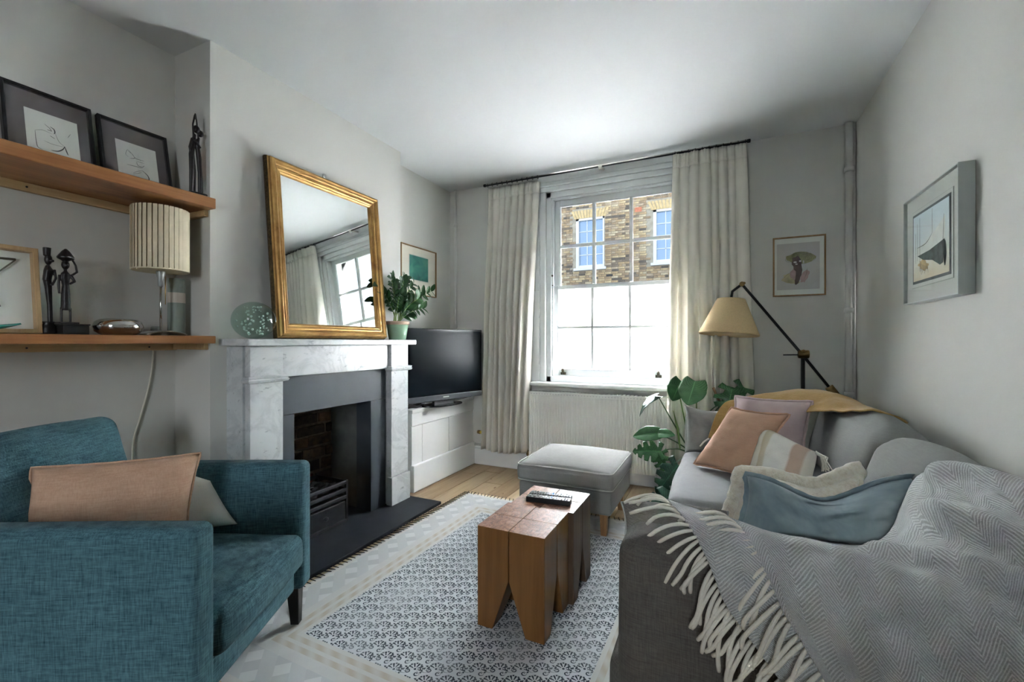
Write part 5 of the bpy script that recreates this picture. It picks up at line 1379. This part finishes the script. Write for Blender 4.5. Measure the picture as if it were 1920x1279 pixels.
# upright heart leaf with visible veins, facing the room
stalk((-.165, 3.26, .875), (.03, 0, .03), mat='stem_green'); mleaf('monstera_pale', (-.165, 3.26, .885), (.03, -.25, -.55) if False else (-.22, -.35, -.75), (-.1, -1, .45), .175, 0, .10, .10, 1.05)
stalk((-.275, 3.27, .845), (-.02, 0, .06), mat='stem_green'); mleaf('monstera_leaf', (-.255, 3.28, .88), (-.35, -.25, -.75), (-.3, -1, .3), .15, 0, .15, .2, 1.0)
stalk((-.40, 3.24, .765), (0, 0, -.01)); mleaf('monstera_dark', (-.41, 3.24, .775), (-.75, -.15, -.25), (-.2, -.35, 1), .16, 0, .75, .05, .7)
mleaf('monstera_pale', (-.43, 3.24, .772), (.9, -.2, .02), (-.05, .15, 1), .10, 0, .1, .05, .45)
stalk((-.40, 3.20, .515), (.05, 0, .02)); mleaf('monstera_leaf', (-.40, 3.20, .52), (-.95, -.25, -.05), (.1, -.75, .75), .165, 0, .25, .25, .75)
mleaf('monstera_leaf', (-.395, 3.20, .52), (.8, -.3, .12), (-.1, -.75, .75), .11, 0, .2, .25, .7)
stalk((-.38, 3.17, .40), (.0, 0, .07)); mleaf('monstera_leaf', (-.375, 3.17, .405), (-.85, -.25, .02), (.1, -.8, .7), .185, 4.2, .15, .2, .9)
mleaf('monstera_leaf', (-.38, 3.17, .40), (.15, -.35, -.75), (-.25, -.9, .5), .14, 3.5, .1, .2, .9)
stalk((-.28, 3.10, .35), (.02, 0, .05)); mleaf('monstera_dark', (-.26, 3.10, .345), (-.55, -.25, -.75), (-.35, -.9, .5), .24, 4.5, .1, .1, .85)
stalk((-.27, 3.02, .20), (.0, -.05, .08)); mleaf('monstera_dark', (-.25, 3.02, .19), (-.75, -.3, -.35), (.1, -.6, .9), .24, 3.5, .12, .1, .8)
stalk((.0, 3.30, .74), (-.05, 0, .12)); mleaf('monstera_leaf', (.06, 3.28, .84), (-.15, -.2, -.7), (-.1, -1, .3), .20, 3.8, .1, .2, 1.0)
stalk((.12, 3.32, .80), (-.05, 0, .16), base=(-.15, 3.38, .4)); mleaf('monstera_leaf', (.13, 3.30, .85), (-.45, -.2, -.55), (.1, -1, .3), .19, 3.5, .12, .2, .9)
MB().tube([(-.26, 3.24, .42), (-.275, 3.25, .55), (-.305, 3.25, .675)], [.005, .009, .002], 8).build('rolled_leaf', 'stem_green', mo_)
MB().tube([(.06, 3.30, .55), (-.055, 3.32, .84)], .0085, 8).build('support_stake', 'stake_brown', mo_)

# ------------------------------------------------------------------ house across the street
FY = 15.0
hs = thing('brick_house', (-3, FY, -1.2), 'yellow stock brick house front across the street', 'house')
wins = [(-4.61, -3.62, 3.70, 5.42), (-2.02, -1.03, 3.70, 5.42), (-7.2, -6.21, 3.70, 5.42), (-4.61, -3.62, .6, 2.4), (-2.02, -1.03, .6, 2.4)]
bk_ = MB()
xs_ = [-9.5]; 
def wallbox(x0, x1, z0, z1): bk_.box(x0, x1, FY+.014, FY+.3, z0, z1)
top = 7.0
cols = sorted({-9.5, 2.5}|{w[0] for w in wins}|{w[1] for w in wins})
for i in range(len(cols)-1):
    x0, x1 = cols[i], cols[i+1]; holes = sorted([(w[2], w[3]) for w in wins if w[0] <= x0+1e-6 and w[1] >= x1-1e-6]); z = -1.2
    for a, b in holes: wallbox(x0, x1, z, a); z = b
    wallbox(x0, x1, z, top)
bk_.build('mortar_bed', 'mortar', hs)
rnd = random.Random(12)
items = []
z = -1.2; rowi = 0
while z < top-.05:
    x = -9.5-(.1125 if rowi % 2 else 0)
    while x < 2.5:
        ln = .215 if rowi % 2 == 0 else (.215 if rnd.random() < .5 else .1025)
        a, b, c, d = x, x+ln, z, z+.064
        ok = True
        for (wx0, wx1, wz0, wz1) in wins:
            if b > wx0-.012 and a < wx1+.012 and d > wz0-.10 and c < wz1+.30: ok = False
        if ok and a > -9.5 and b < 2.5: items.append((a, b, c, d))
        x += ln+.012
    z += .075; rowi += 1
vis = lambda q: (-5.6 < q[0] and q[1] < -1.2 and 3.0 < q[2] < 6.3)
inner = [q for q in items if vis(q)]
inner.sort(key=lambda q: abs((q[0]+q[1])/2+3.1)+abs(q[2]-4.6))
near, rest = inner[:300], inner[300:]+[q for q in items if not vis(q)]
src = {}
for w_ in (.215, .1025):
    o = MB().box(0, w_, -.004, .02, 0, .064).build('brick_source', 'stock_brick_0', None, local=True)
    for k in range(7):
        d = o.data.copy(); d.materials.clear(); d.materials.append(MAT['stock_brick_%d' % k]); src[(w_, k)] = d
    bpy.data.objects.remove(o)
def bcol(): return rnd.choices(range(7), [5, 5, 5, 3, 3, 5, 2])[0]
for q in near:
    w_ = .215 if q[1]-q[0] > .15 else .1025
    inst('brick', src[(w_, bcol())], hs, Matrix.Translation(Vector((q[0], FY+rnd.uniform(-.004, .002), q[2]))-ORG[hs.name]))
rb = MB()
for q in rest: rb.box(q[0], q[1], FY-.004+rnd.uniform(-.003, .002), FY+.02, q[2], q[3], bcol())
ro = rb.build('brickwork', ['stock_brick_%d' % k for k in range(7)], hs); ro['kind'] = 'stuff'
for wi, (x0, x1, z0, z1) in enumerate(wins):
    nb_ = 12                                             # flat gauged arch of upright bricks
    for k in range(nb_):
        a = x0-.06+(x1-x0+.12)*k/nb_; b = a+(x1-x0+.12)/nb_-.008
        ca = (a+b)/2-(x0+x1)/2; sk_ = ca*.22
        MB().hexa([(a, FY-.006, z1+.005), (b, FY-.006, z1+.005), (b, FY+.02, z1+.005), (a, FY+.02, z1+.005), (a+sk_, FY-.006, z1+.29), (b+sk_, FY-.006, z1+.29), (b+sk_, FY+.02, z1+.29), (a+sk_, FY+.02, z1+.29)]).build('arch_brick', 'gauged_brick', hs)
    wf = MB().box(x0, x0+.10, FY+.0, FY+.16, z0, z1).box(x1-.05, x1, FY+.0, FY+.16, z0, z1).box(x0, x1, FY+.0, FY+.16, z1-.07, z1).box(x0, x1, FY+.02, FY+.16, z0, z0+.10)
    zm = (z0+z1)/2
    wf.box(x0+.09, x1-.05, FY+.07, FY+.12, zm-.03, zm+.03)
    wo = wf.build('house_window', 'outside_white', hs)
    MB().box(x0-.07, x1+.07, FY-.07, FY+.1, z0-.08, z0).build('window_ledge', 'outside_white', wo)
    gx = [x0+.10, x0+.10+(x1-x0-.15)/3, x0+.10+2*(x1-x0-.15)/3, x1-.05]
    for zz0, zz1 in ((z0+.10, zm-.03), (zm+.03, z1-.07)):
        yg = FY+.10 if zz0 < zm else FY+.08
        gz = [zz0, (zz0+zz1)/2, zz1]
        bars = MB()
        for x in gx[1:3]: bars.box(x-.012, x+.012, yg-.02, yg, zz0, zz1)
        bars.box(gx[0], gx[3], yg-.02, yg, gz[1]-.012, gz[1]+.012); bars.build('glazing_bar', 'outside_white', wo)
        for i in range(3):
            for j in range(2):
                MB().box(gx[i], gx[i+1], yg, yg+.006, gz[j], gz[j+1]).build('pane', 'outside_pane', wo)
MB().box(-2.60, -2.38, FY-.012, FY+.02, 5.42, 5.57).build('air_brick', 'air_brick', hs)
MB().box(-3.55, -3.33, FY-.010, FY+.02, 3.36, 3.43).build('vent', 'coal', hs)
tag(MB().box(-14, 8, YW+.5, FY+.3, -1.3, -1.2).build('ground', 'asphalt'), kind='structure')
